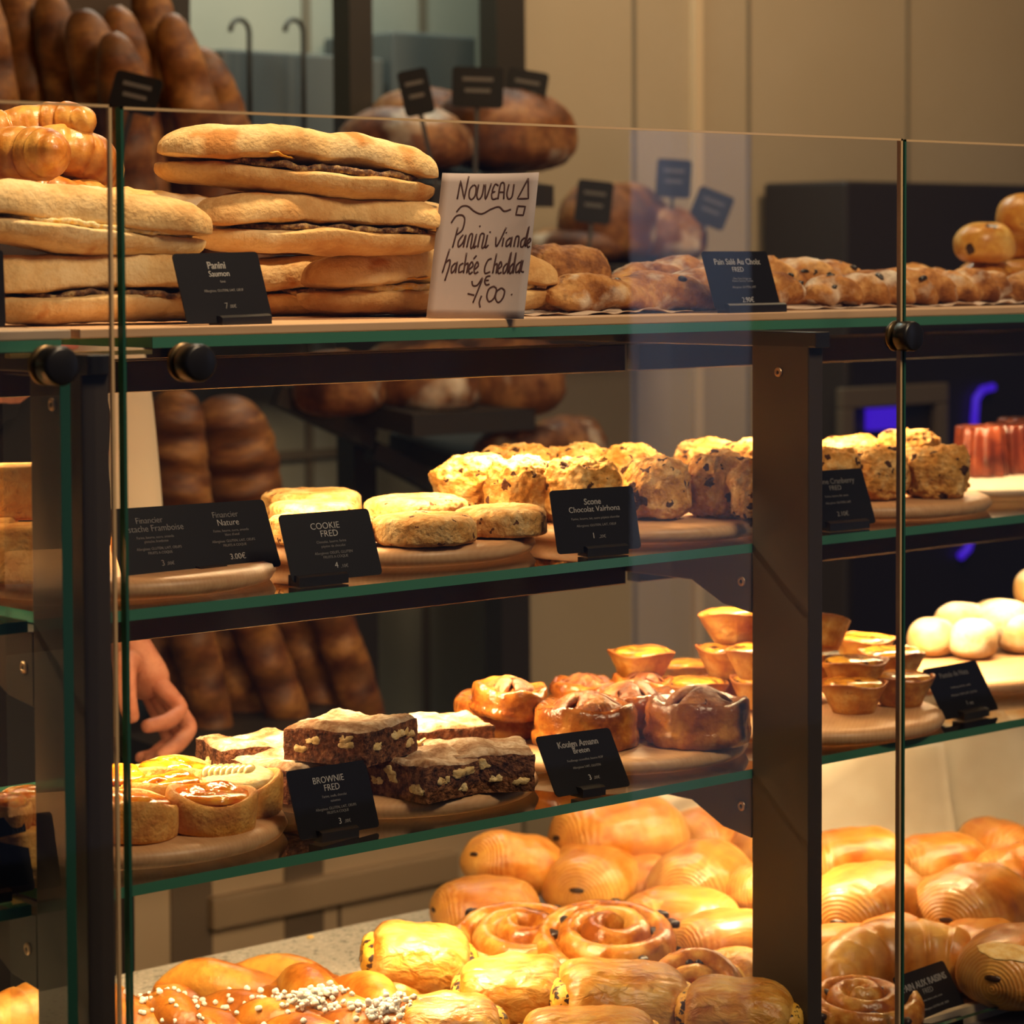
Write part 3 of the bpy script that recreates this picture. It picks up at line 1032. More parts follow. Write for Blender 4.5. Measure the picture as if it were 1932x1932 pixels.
card('black price card lettered Pain aux Raisins among the counter pastries', 1.868, 1.533, Z4 + .001, 8, 33,
     [('PAIN AUX RAISINS', .0088, -.001, .0425, .00012, 0), ('FRED', .0072, -.001, .0350, 0, 1), ('Farine, beurre, oeufs, crème', T, 0, .0275, 0, 1), ('Allergènes: GLUTEN, LAIT, OEUF', T, .001, .0195, 0, 1), ('2', .0066, 0, .0095, 0, 0), (',00€', .0038, .0065, .0088, 0, 1)],
     h=.056, roll=-.9, holder=(0, .04))
card('black price card lettered Sablé beside the glass end fin', .932, 1.625, Z3 + .004, 3, 15,
     [('Sablé', .0085, -.018, .0420, .00012, 1), ('abricot', .0062, -.015, .0350, 0, 1)], holder=(.0, .04))
card('black price card lettered Suisse at the foot of the post', 1.690, 1.531, Z4 - .012, 6, 30,
     [('PAIN SUISSE', .0085, .006, .0420, .00012, 1), ('FRED', .0072, .006, .0350, 0, 1)], holder=(0, .04))

# handwritten sheet
pt = standing('handwritten_sheet', 'white paper sheet with brown handwriting leaning on the filled rolls', 'sign', 1.392, 1.632, ZP + .0004, -62, 16.5, -.6)
PW, PH = .085, .123
v, f = [], []
nx, ny = 12, 16
for j in range(ny + 1):
    for i in range(nx + 1):
        a, b = i / nx, j / ny
        v.append((-PW / 2 + PW * a, PH * b, -.0022 * math.sin(PI * a) * b + .0016 * b * b))
for j in range(ny):
    for i in range(nx):
        a = j * (nx + 1) + i
        f.append((a, a + 1, a + nx + 2, a + nx + 1))
n = len(v)
v += [(p[0], p[1], p[2] - .00025) for p in v]
f += [tuple(q + n for q in reversed(k)) for k in f]
rim = list(range(nx + 1)) + [j * (nx + 1) + nx for j in range(1, ny + 1)] + [ny * (nx + 1) + i for i in range(nx - 1, -1, -1)] + [j * (nx + 1) for j in range(ny - 1, 0, -1)]
f += [(rim[(k + 1) % len(rim)], rim[k], rim[k] + n, rim[(k + 1) % len(rim)] + n) for k in range(len(rim))]
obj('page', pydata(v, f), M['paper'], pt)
# strokes traced in a 0..1000 frame over the page (x across, y down)
STROKES = [
    # NOUVEAU
    [(182, 178), (196, 50), (252, 178), (275, 20)], [(330, 80), (300, 110), (300, 160), (330, 180), (362, 150), (362, 95), (335, 78)],
    [(385, 75), (378, 150), (402, 180), (432, 150), (440, 75)], [(455, 75), (472, 178), (515, 68)],
    [(590, 85), (555, 75), (532, 125), (560, 125), (530, 140), (545, 178), (590, 172)], [(600, 178), (612, 75), (650, 75), (660, 178)], [(604, 130), (658, 130)],
    [(700, 75), (688, 140), (710, 178), (745, 160), (752, 75)],
    [(895, 38), (805, 178), (918, 178), (895, 38)],
    [(190, 268), (235, 230), (300, 228), (370, 262), (450, 280), (540, 248), (620, 232), (680, 262), (748, 250)],
    [(815, 228), (895, 232), (882, 292), (806, 288), (815, 228)],
    # Panini viande
    [(148, 345), (190, 298), (250, 290), (282, 320), (270, 390), (220, 425)], [(222, 375), (190, 515)],
    [(285, 425), (245, 470), (250, 510), (290, 480), (312, 425), (300, 512)], [(335, 512), (352, 430), (380, 425), (375, 512), (400, 505), (420, 420), (408, 512), (432, 500)],
    [(448, 512), (462, 425), (500, 425), (490, 512), (520, 500), (535, 425), (525, 512), (555, 495)], [(443, 362), (448, 370)], [(555, 402), (560, 410)],
    [(625, 440), (642, 505), (720, 375)], [(705, 445), (698, 505)], [(725, 408), (728, 414)], [(775, 445), (740, 470), (742, 505), (775, 485), (790, 440), (785, 508)],
    [(820, 508), (832, 442), (862, 442), (860, 508)], [(925, 445), (890, 470), (895, 508), (925, 490), (955, 370), (938, 508)], [(955, 490), (985, 470), (975, 450), (955, 480), (965, 512), (985, 505)],
    # hachee cheddar
    [(162, 525), (115, 690)], [(140, 620), (175, 600), (180, 640), (150, 745)], [(240, 620), (205, 650), (210, 690), (240, 665), (255, 612), (250, 690)],
    [(320, 622), (285, 640), (285, 685), (325, 675)], [(340, 550), (332, 690)], [(335, 640), (368, 622), (365, 690)], [(385, 665), (420, 640), (405, 612), (380, 650), (395, 695), (425, 680)],
    [(420, 592), (445, 568)], [(440, 665), (475, 640), (460, 612), (438, 650), (448, 692), (482, 680)],
    [(605, 590), (570, 600), (545, 650), (555, 690), (605, 680)], [(650, 555), (632, 690)], [(635, 640), (668, 625), (668, 690)], [(685, 660), (715, 640), (702, 610), (682, 650), (692, 690), (722, 682)],
    [(770, 620), (738, 650), (742, 690), (770, 665), (800, 545), (785, 690)], [(835, 620), (805, 650), (808, 690), (835, 665), (850, 548), (842, 690)],
    [(905, 610), (868, 640), (872, 685), (905, 660), (915, 600), (905, 690)], [(930, 600), (922, 670), (952, 680)],
    # 7,00
    [(430, 745), (445, 775), (490, 772), (535, 725), (465, 895)], [(400, 832), (470, 842)], [(612, 708), (575, 715), (560, 745), (580, 770), (612, 765)], [(566, 740), (600, 738)],
    [(545, 845), (530, 890), (545, 925)], [(655, 780), (612, 800), (600, 850), (630, 885), (675, 860), (690, 800), (655, 778)], [(740, 790), (695, 815), (690, 860), (725, 890), (765, 860), (775, 810), (740, 790)], [(850, 832), (854, 838)],
]
mb = MB()
for si, st in enumerate(STROKES):
    P = [Vector((-PW / 2 + PW * x / 1000, PH * (1 - y / 1000), 0)) for x, y in st]
    Q = []
    for i in range(len(P) - 1):
        p0, p1, p2, p3 = P[max(i - 1, 0)], P[i], P[i + 1], P[min(i + 2, len(P) - 1)]
        for k in range(5):
            t = k / 5
            if si in (0, 8, 10):
                Q.append(p1.lerp(p2, t))
                continue
            Q.append(.5 * ((2 * p1) + (p2 - p0) * t + (2 * p0 - 5 * p1 + 4 * p2 - p3) * t * t + (3 * p1 - p0 - 3 * p2 + p3) * t ** 3))
    Q.append(P[-1])
    for q in Q:
        a, b = (q.x + PW / 2) / PW, q.y / PH
        q.z = -.0022 * math.sin(PI * a) * b + .0016 * b * b + .0002
    vv, ff = rope(Q, lambda t: .00070, 6, .3, Vector((0, 0, 1)))
    mb.add(vv, ff)
obj('handwriting', mb.mesh(True), M['pen'], pt)

# ------------------------------------------------------------------ filled rolls on the top shelf


def bun_mesh(L_, W_, H_, seed, upper=True, lift=0.0):
    def fn(p, t, a, s):
        y = p.y * (1 + .10 * fbm((p.x, 0, 0), 22, seed))
        z = p.z + .003 * fbm((p.x, p.y, 1), 18, seed + 5)
        if upper and p.y < 0:
            z += lift * (-p.y / (W_ / 2)) * max(0, math.cos(min(1, abs(t - .05) / .8) * PI / 2)) * (1 + .5 * fbm((t, 2, 0), 2.5, seed))
        return (p.x, y + .006 * math.sin(3 * t + seed), z)
    v, f = loaf(L_, W_, H_, p=4.6, q=2.6, e=.8, z0=.16 if upper else .80, low=.4 if upper else .9, nl=90, na=44, amp=.0011, scale=50, seed=seed, fn=fn, octv=5)
    return pydata(v, f)


def strip_mesh(L_, y0, y1, th, seed, n=60, wav=.003, drop=0.0):
    v, f = [], []
    for i in range(n + 1):
        t = -1 + 2 * i / n
        x = t * L_ / 2
        w = (1 - abs(t) ** 4) ** .5
        a = y0 + wav * 1.6 * fbm((x, 0, 2), 55, seed, 4)
        z = wav * fbm((x, 3, 0), 40, seed, 3)
        for (yy, zz) in ((a, -th / 2 - drop * w), (a - .001, th * .1 - drop * w), (a, th / 2), (y1, th / 2), (y1, -th / 2)):
            v.append((x, yy * w + (1 - w) * y1 * .5, zz * (.3 + .7 * w) + z + th * .35 * fbm((x, yy, 5), 120, seed)))
    for i in range(n):
        for j in range(5):
            k = (j + 1) % 5
            f.append((i * 5 + j, i * 5 + k, (i + 1) * 5 + k, (i + 1) * 5 + j))
    f += [(4, 3, 2, 1, 0), tuple(n * 5 + j for j in range(5))]
    return pydata(v, f)


def panini(label, px, py, Y, L_, W_, seed, yaw=-22, ry=0, rx=0, hb=.021, ht=.029, fill='meat', gap=.0, lift=.006, z=None, cheese=None):
    p = ony(px, py, Y)
    zz = p.z if z is None else EYE + z
    t = thing('filled_roll', label, 'filled roll', (p.x, p.y, zz), (R(rx), R(ry), R(yaw)), 'long pale filled rolls')
    obj('bottom_bun', bun_mesh(L_, W_, hb, seed, False), M['bun'], t)
    tb = obj('top_bun', bun_mesh(L_ * 1.0, W_ * 1.02, ht, seed + 9, True, lift), M['bun'], t, (0, 0, hb + gap))
    obj('filling', strip_mesh(L_ * .80, -W_ / 2 * .90, W_ * .3, gap + .0045, seed + 3, drop=0), M[fill], t, (.01, 0, hb + gap * .6 + .0008))
    if cheese:
        obj('cheese_slice', strip_mesh(L_ * cheese[0], -W_ / 2 * 1.03, 0, .0018, seed + 6, wav=.004), M['cheese'], t, (cheese[1] * L_, 0, hb + gap + .0035 + lift * .5))
    return t


panini('topmost pale filled roll of the pile beside the handwritten sheet', 560, 372, 1.742, .235, .075, 4, yaw=-20, ry=4.6, hb=.021, ht=.030, gap=.001, lift=.009, cheese=(.34, -.2))
panini('middle filled roll of the pile under the topmost one', 592, 479, 1.736, .228, .074, 11, yaw=-16, ry=1.5, hb=.020, ht=.027, gap=.0, lift=.006)
panini('bottom filled roll showing egg and cheddar beside the handwritten sheet', 812, 598, 1.74, .235, .066, 23, yaw=-14, ry=0, fill='egg', hb=.022, ht=.032, lift=.008, gap=.001, z=ZP + .001, cheese=(.35, -.2))
panini('bottom filled roll behind the two Panini cards', 205, 606, 1.705, .235, .066, 31, yaw=-9, ry=0, hb=.022, ht=.030, lift=.005, z=ZP + .001)
panini('smooth slanting filled roll lying upon the bottom one near the pane joint', 150, 478, 1.705, .20, .06, 37, yaw=-12, ry=5.5, hb=.020, ht=.030, lift=.001, fill='egg')
panini('rear filled roll whose end peeps out behind the handwritten sheet', 640, 486, 1.82, .232, .07, 43, yaw=-22, ry=1)
panini('rear bottom filled roll hidden behind the pile', 640, 580, 1.82, .232, .07, 47, yaw=-22, z=ZP + .001)
# floured flat loaf behind the slanting roll
v, f = loaf(.20, .07, .042, p=4, q=2.5, e=.8, z0=.4, nl=60, amp=.004, scale=45, seed=8, octv=5)
p = ony(215, 455, 1.80)
tag(obj('ciabatta', pydata(v, f), crust('floured_ciabatta', (.62, .30, .08), (.76, .46, .16), (.82, .56, .24), 20, .8, .6, 150, 5, .2, flour=(.5, 24)), loc=(p.x, p.y, p.z), rot=(0, R(3), R(-22))), 'floured flat loaf with a cracked crust behind the slanting filled roll', 'bread')
v, f = loaf(.20, .075, .046, p=4, q=2.5, e=.8, z0=.4, amp=.003, scale=45, seed=9)
tag(obj('ciabatta', pydata(v, f), M['bun'], loc=(p.x + .01, p.y + .0, EYE + ZP), rot=(0, 0, R(-22))), 'flat loaf hidden beneath the floured one behind the filled rolls', 'bread')

# ------------------------------------------------------------------ savoury sticks


def stick(label, px0, px1, py_base, Y, yaw, H, W_, seed, mt='savoury', twist=0.0, lumps=.22, z=None, group='savoury bread sticks', olives=0):
    a, b = ony(px0, py_base, Y), ony(px1, py_base, Y)
    # length along the stick that spans the two pixels
    yv = R(yaw)
    d = Vector((math.cos(yv), math.sin(yv), 0))
    mid = ony((px0 + px1) / 2, py_base, Y)
    Rr = Vector((CR.x, CR.y, 0))
    dist = (Vector((mid.x, mid.y, 0))).length
    L_ = abs(px1 - px0) / FPX * mid.dot(fwd - Vector((0, 0, fwd.z))) if False else abs(px1 - px0) / FPX * (Vector((mid.x, mid.y, mid.z - EYE)).dot(fwd)) / max(.4, d.dot(Rr))
    def fn(p, t, a_, s):
        ph = t * twist * PI
        c = math.cos(2 * (a_ - ph)) if twist else 0
        k = 1 + .20 * c * min(1, s * 1.3) + lumps * fbm((p.x, p.y * .3, 0), 26, seed, 3)
        y = p.y * k
        z_ = H * .42 + (p.z - H * .42) * k
        return (p.x, y, max(z_, 0))
    v, f = loaf(L_, W_, H, p=5, q=2.4, e=.9, z0=.42, nl=130, na=32, amp=.0022, scale=90, seed=seed, fn=fn, octv=5)
    me = pydata(v, f)
    o = obj('bread_stick', me, M[mt], loc=(mid.x, mid.y, (mid.z if z is None else EYE + z)), rot=(0, 0, yv))
    tag(o, label, 'bread', group)
    rnd = random.Random(seed)
    for i in range(olives):
        q = v[rnd.randrange(len(v))]
        for _ in range(200):
            q = v[rnd.randrange(len(v) - 2)]
            if q[2] > H * .55 and abs(q[0]) < L_ * .45 and q[1] < W_ * .15:
                break
        vv, ff = blob(.005 + .002 * rnd.random(), .0035, .005, amp=.0012, scale=300, seed=seed + i, nu=14, nv=8)
        obj('olive_piece', pydata(vv, ff), M['olive'], o, (q[0], q[1], q[2] - .003), (rnd.random() * 2, rnd.random(), rnd.random() * 6))
    return o


stick('long floured stick with tomato lying behind the Pain Salé card', 1143, 1648, 505, 1.775, -2, .034, .050, 61, twist=3.2, olives=7, z=ZP + .012)
stick('short floured stick with olives in front of the long one by the card', 1028, 1530, 578, 1.685, -2, .032, .048, 67, twist=2.0, olives=6, z=ZP + .001)
stick('brown twisted stick with a burst olive near the pane joint', 1508, 1925, 566, 1.700, -1, .032, .050, 71, twist=4.2, olives=9, z=ZP + .001, mt='multigrain' if False else 'savoury')
stick('dark grainy stick end peeping beside the pale roll end', 1020, 1120, 575, 1.74, 0, .030, .045, 73, mt='multigrain', z=ZP + .001, lumps=.1)
stick('stocky grainy brown loaf behind the handwritten sheet', 985, 1142, 520, 1.80, -20, .060, .075, 79, mt='multigrain', lumps=.06, z=ZP + .001)
stick('grainy brown bread end next to the long floured stick', 1135, 1240, 510, 1.795, -10, .032, .052, 83, mt='multigrain', lumps=.08, z=ZP + .001)
stick('golden stick in the rear row near the pane joint', 1640, 1800, 525, 1.86, -2, .036, .048, 89, lumps=.25, mt='croissant', z=ZP + .001)
stick('golden stick in the rear row under the bun pile', 1790, 1960, 520, 1.86, -2, .036, .048, 97, lumps=.25, mt='croissant', z=ZP + .001)
stick('floured stick cut by the frame edge under the bun pile', 1900, 2080, 562, 1.700, -1, .034, .052, 101, twist=2, z=ZP + .001)
stick('hidden lower stick carrying the long floured one', 1180, 1640, 540, 1.775, -2, .016, .050, 103, lumps=.1, z=ZP + .001)

# crumpled paper scrap in front of the sticks
v, f = prism([(0, 0), (.034, .002), (.028, .012), (.012, .015), (.002, .011)], -.012, .012, 'y')
p = onz(1040, 588, ZP)
tag(obj('paper_scrap', MB().add(v, f).mesh(bevel=.001), M['parch'], loc=(p.x, p.y + .02, EYE + ZP), rot=(0, 0, R(-25))), 'folded paper scrap in front of the short floured stick', 'paper')

# ------------------------------------------------------------------ generic pastry placing


def put(name, me, mt, label, cat, loc, rot=(0, 0, 0), group=None, scale=1.0):
    o = obj(name, me, mt, loc=loc, rot=tuple(R(a) for a in rot))
    if scale != 1.0:
        o.scale = (scale,) * 3 if isinstance(scale, (int, float)) else scale
    return tag(o, label, cat, group)


Z2B, Z3B = Z2 + TB, Z3 + TB

# scones
SC = []
for s in range(5):
    v, f = blob(.031, .030, .052, ez=.55, zc=.40, nu=110, nv=60, amp=.0048, scale=48, seed=200 + s * 3, octv=3)
    v = rough(v, .0022, 190, s, 4, (0, 0, .02))
    SC.append(pydata([Vector((p.x, p.y, max(p.z, 0))) for p in v], f))
for i, (px, py, r, hs, lab) in enumerate([
        (900, 978, .040, 1.05, 'big scone at the end of the scone board behind the flat cookies'),
        (985, 990, .034, 1.08, 'scone with many chips beside the big one behind the card'),
        (1095, 992, .034, 1.10, 'pale topped scone straight behind the Scone card'),
        (1240, 985, .031, 1.02, 'front scone with a craggy top next to the Scone card'),
        (1362, 980, .033, 1.10, 'front scone touching the post'),
        (1190, 952, .034, 1.05, 'scone standing behind the craggy one'),
        (1090, 950, .036, 1.02, 'rear scone rising behind the pale topped one'),
        (975, 952, .036, 1.05, 'rear scone rising behind the big one'),
        (1335, 938, .036, 1.0, 'rear orange scone before the wall near the post'),
        (1420, 945, .036, 1.05, 'rear scone cut off by the post'),
        (1440, 985, .032, 1.05, 'scone mostly hidden by the post')]):
    p = rest(px, py, Z2B, r)
    put('scone', SC[i % 5], M['scone'], lab, 'scone', p, (0, 0, i * 71), 'chocolate chip scones on the middle shelf', (r / .031, r / .031, hs))
p0 = onz(1868, 960, Z2)
for i, (px, py, r, hs, lab) in enumerate([
        (1560, 960, .034, 1.05, 'cranberry scone emerging behind the post'),
        (1645, 948, .034, .95, 'cranberry scone behind the half hidden card'),
        (1766, 943, .034, .93, 'reddish cranberry scone at the end of the pale board'),
        (1712, 925, .036, 1.12, 'rear cranberry scone topping the others by the pane joint'),
        (1600, 925, .036, 1.0, 'rear cranberry scone by the post')]):
    p = rest(px, py, Z2B, r)
    put('scone', SC[(i + 2) % 5], M['scone_cran'], lab, 'scone', p, (0, 0, 40 + i * 83), 'cranberry scones on the pale board', (r / .031, r / .031, hs))

# cookies
CK = []
for s in range(3):
    v, f = blob(.044, .043, .024, ez=.42, zc=.45, nu=96, nv=40, amp=.0026, scale=42, seed=300 + s * 5, octv=3)
    v = [Vector((p.x, p.y, max(p.z, 0))) for p in rough(v, .0009, 170, s, 4, (0, 0, .01))]
    CK.append(pydata(v, f))
for i, (px, py, zz, r, lab) in enumerate([
        (800, 1037, 0, .0435, 'flat cookie at the front of the cookie board'),
        (945, 1020, 0, .0400, 'flat cookie at the edge of the cookie board'),
        (785, 998, .0, .046, 'pale flat cookie lying behind the front one'),
        (607, 1037, 0, .0440, 'flat cookie half hidden by the Cookie card'),
        (588, 985, 0, .046, 'golden cookie propped up at the rear above the Cookie card')]):
    p = rest(px, py, Z2B, r)
    put('cookie', CK[i % 3], M['cookie'], lab, 'cookie', p + Vector((0, 0, zz)), (0, 0, i * 47), 'flat cookies on the board', (r / .044, r / .044, 1.05))
v, f = blob(.04, .04, .022, ez=.42, zc=.45, amp=.002, scale=42, seed=333)
p = rest(590, 1000, Z2B, .04)
put('cookie', pydata(v, f), M['cookie'], 'hidden cookie under the propped golden one', 'cookie', p, group='flat cookies on the board')

# little financiers lying behind their card
fm = MB().box(-.02, .02, -.012, .012, 0, .016).mesh(True, bevel=.004, seg=3)
for i, (px, py) in enumerate([(415, 1020), (350, 1030), (300, 1040), (260, 1050)]):
    p = rest(px, py, Z2B, .02)
    put('financier_cake', fm, M['loafcake'], ['small golden cake showing above the Financier card', 'second small cake behind the Financier card', 'third small cake behind the Financier card', 'small cake behind the card next to the post'][i], 'cake', p, (0, 0, -20 + 9 * i), 'financier cakes on the board')

# pound cake slices in the end bay
for i, (px, py, Y, sx, sy, sz, yaw, lab, zz) in enumerate([
        (8, 1095, 1.70, .055, .045, .042, -38, 'cut pound cake slice at the front of the end bay', None),
        (18, 1010, 1.74, .05, .05, .04, -30, 'pound cake slice stacked on the front one', None),
        (-45, 1095, 1.74, .06, .05, .045, -35, 'pound cake slice beside the cut one at the frame edge', None)]):
    p = ony(px, py, Y)
    z = EYE + Z2B if i != 1 else EYE + Z2B + .042
    q = MB().box(-sx / 2, sx / 2, -sy / 2, sy / 2, 0, sz)
    me = q.mesh(True, bevel=.004, seg=3)
    put('cake_slice', me, M['loafcake'], lab, 'cake', (p.x, p.y, z), (0, 0, yaw), 'pound cake slices of the end bay')

# ------------------------------------------------------------------ lowest shelf: brownies


def brownie(label, px, py, zb, sx, sy, h, yaw, seed, by_corner=True, nuts=5, group='brownies on the board'):
    yv = R(yaw)
    xh = Vector((math.cos(yv), math.sin(yv), 0))
    yh = Vector((-math.sin(yv), math.cos(yv), 0))
    p = onz(px, py, zb)
    c = p + xh * sx / 2 + yh * sy / 2 if by_corner else p
    n, k = 26, 9
    def bump(x, y):
        ed = min(1.0, min(sx / 2 - abs(x), sy / 2 - abs(y)) / .006)
        return h + (.0055 * fbm((x, y, 0), 26, seed, 2) + .0016 * fbm((x, y, 4), 110, seed, 3)) * (.55 + .45 * ed) - .003 * (1 - max(ed, 0)) ** 2
    mb = MB()
    def gridpatch(fu, nu_, nv_, mi):
        v, f = [], []
        for j in range(nv_ + 1):
            for i in range(nu_ + 1):
                v.append(fu(i / nu_, j / nv_))
        for j in range(nv_):
            for i in range(nu_):
                a = j * (nu_ + 1) + i
                f.append((a, a + 1, a + nu_ + 2, a + nu_ + 1))
        mb.add(v, f, mi)
    def crumble(x, y, z):
        am = .0013
        return (x + am * fbm((x, y, z), 160, seed, 3), y + am * fbm((x, y, z + 3), 160, seed, 3), z)
    gridpatch(lambda a, b: crumble((a - .5) * sx, (b - .5) * sy, bump((a - .5) * sx, (b - .5) * sy)), n, n, 1)
    for sgn in (-1, 1):
        gridpatch(lambda a, b: crumble((a - .5) * sx, sgn * sy / 2, b * bump((a - .5) * sx, sgn * sy / 2)), n, k, 0)
        gridpatch(lambda a, b: crumble(sgn * sx / 2, (a - .5) * sy, b * bump(sgn * sx / 2, (a - .5) * sy)), n, k, 0)
    mb.box(-sx * .49, sx * .49, -sy * .49, sy * .49, 0, h * .4)
    me = mb.mesh(True)
    bm = bmesh.new()
    bm.from_mesh(me)
    bmesh.ops.remove_doubles(bm, verts=bm.verts, dist=.0002)
    bmesh.ops.recalc_face_normals(bm, faces=bm.faces)
    bm.to_mesh(me)
    bm.free()
    me.materials.append(M['brownie'])
    me.materials.append(M['brownie_top'])
    o = obj('brownie', me, None, loc=c, rot=(0, 0, yv))
    tag(o, label, 'brownie', group)
    rnd = random.Random(seed)
    for i in range(nuts):
        vv, ff = blob(.0045 + .003 * rnd.random(), .002, .005 + .003 * rnd.random(), amp=.0032, scale=210, seed=seed + i, nu=22, nv=12, octv=3)
        side = i % 2
        zz = .003 + rnd.random() * (h - .014)
        if side == 0:
            lo, ro = ((rnd.random() - .5) * sx * .8, -sy / 2 + .0004, zz), (0, 0, 0)
        else:
            lo, ro = (-sx / 2 + .0004, (rnd.random() - .5) * sy * .8, zz), (0, 0, R(90))
        obj('walnut_piece', pydata(vv, ff), M['walnut'], o, lo, ro)
    return o


brownie('powdered brownie crowning the stack', 690, 1449, Z3B + .031, .080, .078, .030, 20, 401, nuts=9)
brownie('brownie with walnuts at the front of its board', 803, 1518, Z3B, .066, .070, .031, 5, 411, nuts=10)
brownie('long brownie at the end of its board behind the walnut one', 812, 1499, Z3B, .086, .07, .033, -34, 421, nuts=5)
brownie('powdered brownie at the back beside the hand', 425, 1470, Z3B, .078, .07, .026, -14, 431, nuts=2)
brownie('brownie under the crowning one behind the Brownie card', 545, 1518, Z3B, .075, .075, .029, 2, 441, nuts=2)
brownie('powdered brownie at the very back of the stack', 770, 1440, Z3B, .080, .07, .030, -20, 451, nuts=2)

# ------------------------------------------------------------------ apricot and pear tarts
TC = []
for s in range(3):
    def rad(t, r, z, s=s):
        return 1 + .012 * math.sin(5 * t + s), (.0035 * math.cos(2 * t + s) - .004 * math.exp(-((t - 4.2) % (2 * PI) - PI) ** 2 * 0)) * (z / .03)
    v, f = lathe([(.0325, 0), (.0342, .002), (.0350, .010), (.0355, .022), (.0352, .029), (.0335, .0325), (.0305, .0320), (.0280, .0285), (.0262, .0260), (.010, .0255)], 56, .0009, 95, 500 + s, rad)
    TC.append(pydata(v, f))


def tart(label, px, py, zz, yaw, kind, tilt=0, k=1.0, ry=0):
    p = rest(px, py, Z3B, .035)
    t = thing('apricot_tart' if kind == 'a' else 'pear_tart', label, 'tart', p + Vector((0, 0, zz)), (R(tilt), R(ry), R(yaw)), 'small fruit tarts on the board')
    t.scale = (k, k, k)
    obj('crust', TC[int(px) % 3], M['tart'], t)
    if kind == 'a':
        for i, (x, y, a) in enumerate(((-.009, .002, 20), (.011, -.002, 100))):
            v, f = blob(.0165, .0155, .012, ez=.8, zc=.3, amp=.0022, scale=70, seed=520 + i + int(px), nu=34, nv=18)
            obj('apricot_half', pydata(v, f), M['apricot'], t, (x, y, .0205), (R(12 * (1 - 2 * i)), 0, R(a)))
        v, f = blob(.029, .029, .007, ez=.6, zc=.3, amp=.0016, scale=90, seed=530 + int(px), nu=36, nv=12)
        obj('glaze', pydata(v, f), M['apricot'], t, (0, 0, .0235))
    else:
        v, f = blob(.029, .029, .009, ez=.6, zc=.3, amp=.0012, scale=90, seed=531, nu=36, nv=12)
        obj('frangipane', pydata(v, f), M['cream_tart'], t, (0, 0, .0235))
        for i in range(8):
            v, f = blob(.0042, .015 - .0006 * abs(i - 4), .013, ez=.8, zc=.4, nu=16, nv=10)
            obj('pear_slice', pydata(v, f), M['pear'], t, (-.020 + i * .0046, .004, .0245), (R(0), R(-28), R(-12)))
    return t


tart('glazed apricot tart standing alone at the front of its board', 395, 1580, 0, 30, 'a', ry=0, tilt=5)
tart('glazed apricot tart cut by the dark post', 248, 1598, 0, 120, 'a', tilt=3)
tart('glazed apricot tart lying in the middle of its board', 315, 1556, 0, 200, 'a', tilt=4)
tart('bright apricot tart at the back of its board below the hand', 325, 1526, 0, 75, 'a', tilt=5)
tart('pear tart with fanned slices next to the brownie', 450, 1548, 0, -38, 'p', tilt=6)
tart('apricot tart peeping between the post and the pane edge', 205, 1540, 0, 10, 'a', tilt=4)
# tarts of the end bay
for i, (px, py, Y, zz, k, lab) in enumerate([(3, 1545, 1.66, .03, .62, 'tiny round tart standing on the slab of the end bay'), (55, 1548, 1.67, .03, .62, 'tiny round tart beside the glass fin on the slab')]):
    p = ony(px, py, Y)
    t = thing('small_tart', lab, 'tart', (p.x, p.y, EYE + Z3B + .028), (0, 0, R(30 + 90 * i)), 'tiny tarts of the end bay')
    t.scale = (k, k, k * 1.1)
    obj('crust', TC[i], M['tart'], t)
    v, f = blob(.029, .029, .012, ez=.6, zc=.3, amp=.0016, scale=90, seed=560 + i, nu=36, nv=12)
    obj('glaze', pydata(v, f), M['apricot'], t, (0, 0, .0235))
p = ony(10, 1600, 1.665)
put('shortbread_slab', MB().box(-.085, .06, -.03, .035, 0, .028).mesh(True, bevel=.003), M['tart'], 'golden slab of shortbread behind the half hidden card', 'cake', (p.x, p.y, EYE + Z3B), (0, 0, -2))

# ------------------------------------------------------------------ caramelised pastries


def kouign(label, px, py, zz, r, h, seed, yaw=0, tilt=0, Y=None):
    p = rest(px, py, Z3B, r) if Y is None else ony(px, py, Y)
    t = thing('kouign_amann', label, 'pastry', p + Vector((0, 0, zz)), (R(tilt), 0, R(yaw)), 'caramelised pastries on the board')
    def rad(th, rr, z):
        q = rr / r
        fold = math.sin(4 * th + seed + 2.2 * q)
        return 1 + .03 * math.sin(3 * th + seed) * min(1, z / h + .2) + .012 * math.sin(22 * z / h + th), (.0022 * fold * q if z > h * .8 else 0) + (.004 * (1 - q) if z > h * .8 else 0)
    prof = [(r * .90, 0), (r * .97, h * .05), (r, h * .22), (r * .985, h * .34), (r * .95, h * .40), (r * .955, h * .5), (r * .97, h * .62), (r * .96, h * .78), (r * .93, h * .90),
            (r * .86, h * .965), (r * .78, h * .93), (r * .68, h * .84), (r * .5, h * .84), (r * .3, h * .86), (.002, h * .88)]
    v, f = lathe(prof, 60, .0022, 62, seed, rad, octv=4)
    obj('pastry_body', pydata(v, f), M['kouign'], t)
    rnd = random.Random(seed)
    n = 3
    for i in range(n):      # corners of the dough folded to the middle
        a = 2 * PI * i / n + seed
        path = []
        for k in range(9):
            u_ = k / 8
            ang = a + 1.7 * (u_ - .5)
            rr = r * (.70 - .40 * math.sin(PI * u_))
            path.append((rr * math.cos(ang), rr * math.sin(ang), h * (.84 + .16 * math.sin(PI * u_))))
        v, f = rope(path, lambda u_: r * (.08 + .24 * math.sin(PI * u_)), 16, .42, Vector((math.cos(a) * .5, math.sin(a) * .5, .85)))
        v = rough(v, .0022, 75, seed + i, 4)
        obj('dough_fold', pydata(v, f), M['kouign_fold'], t)
    return t


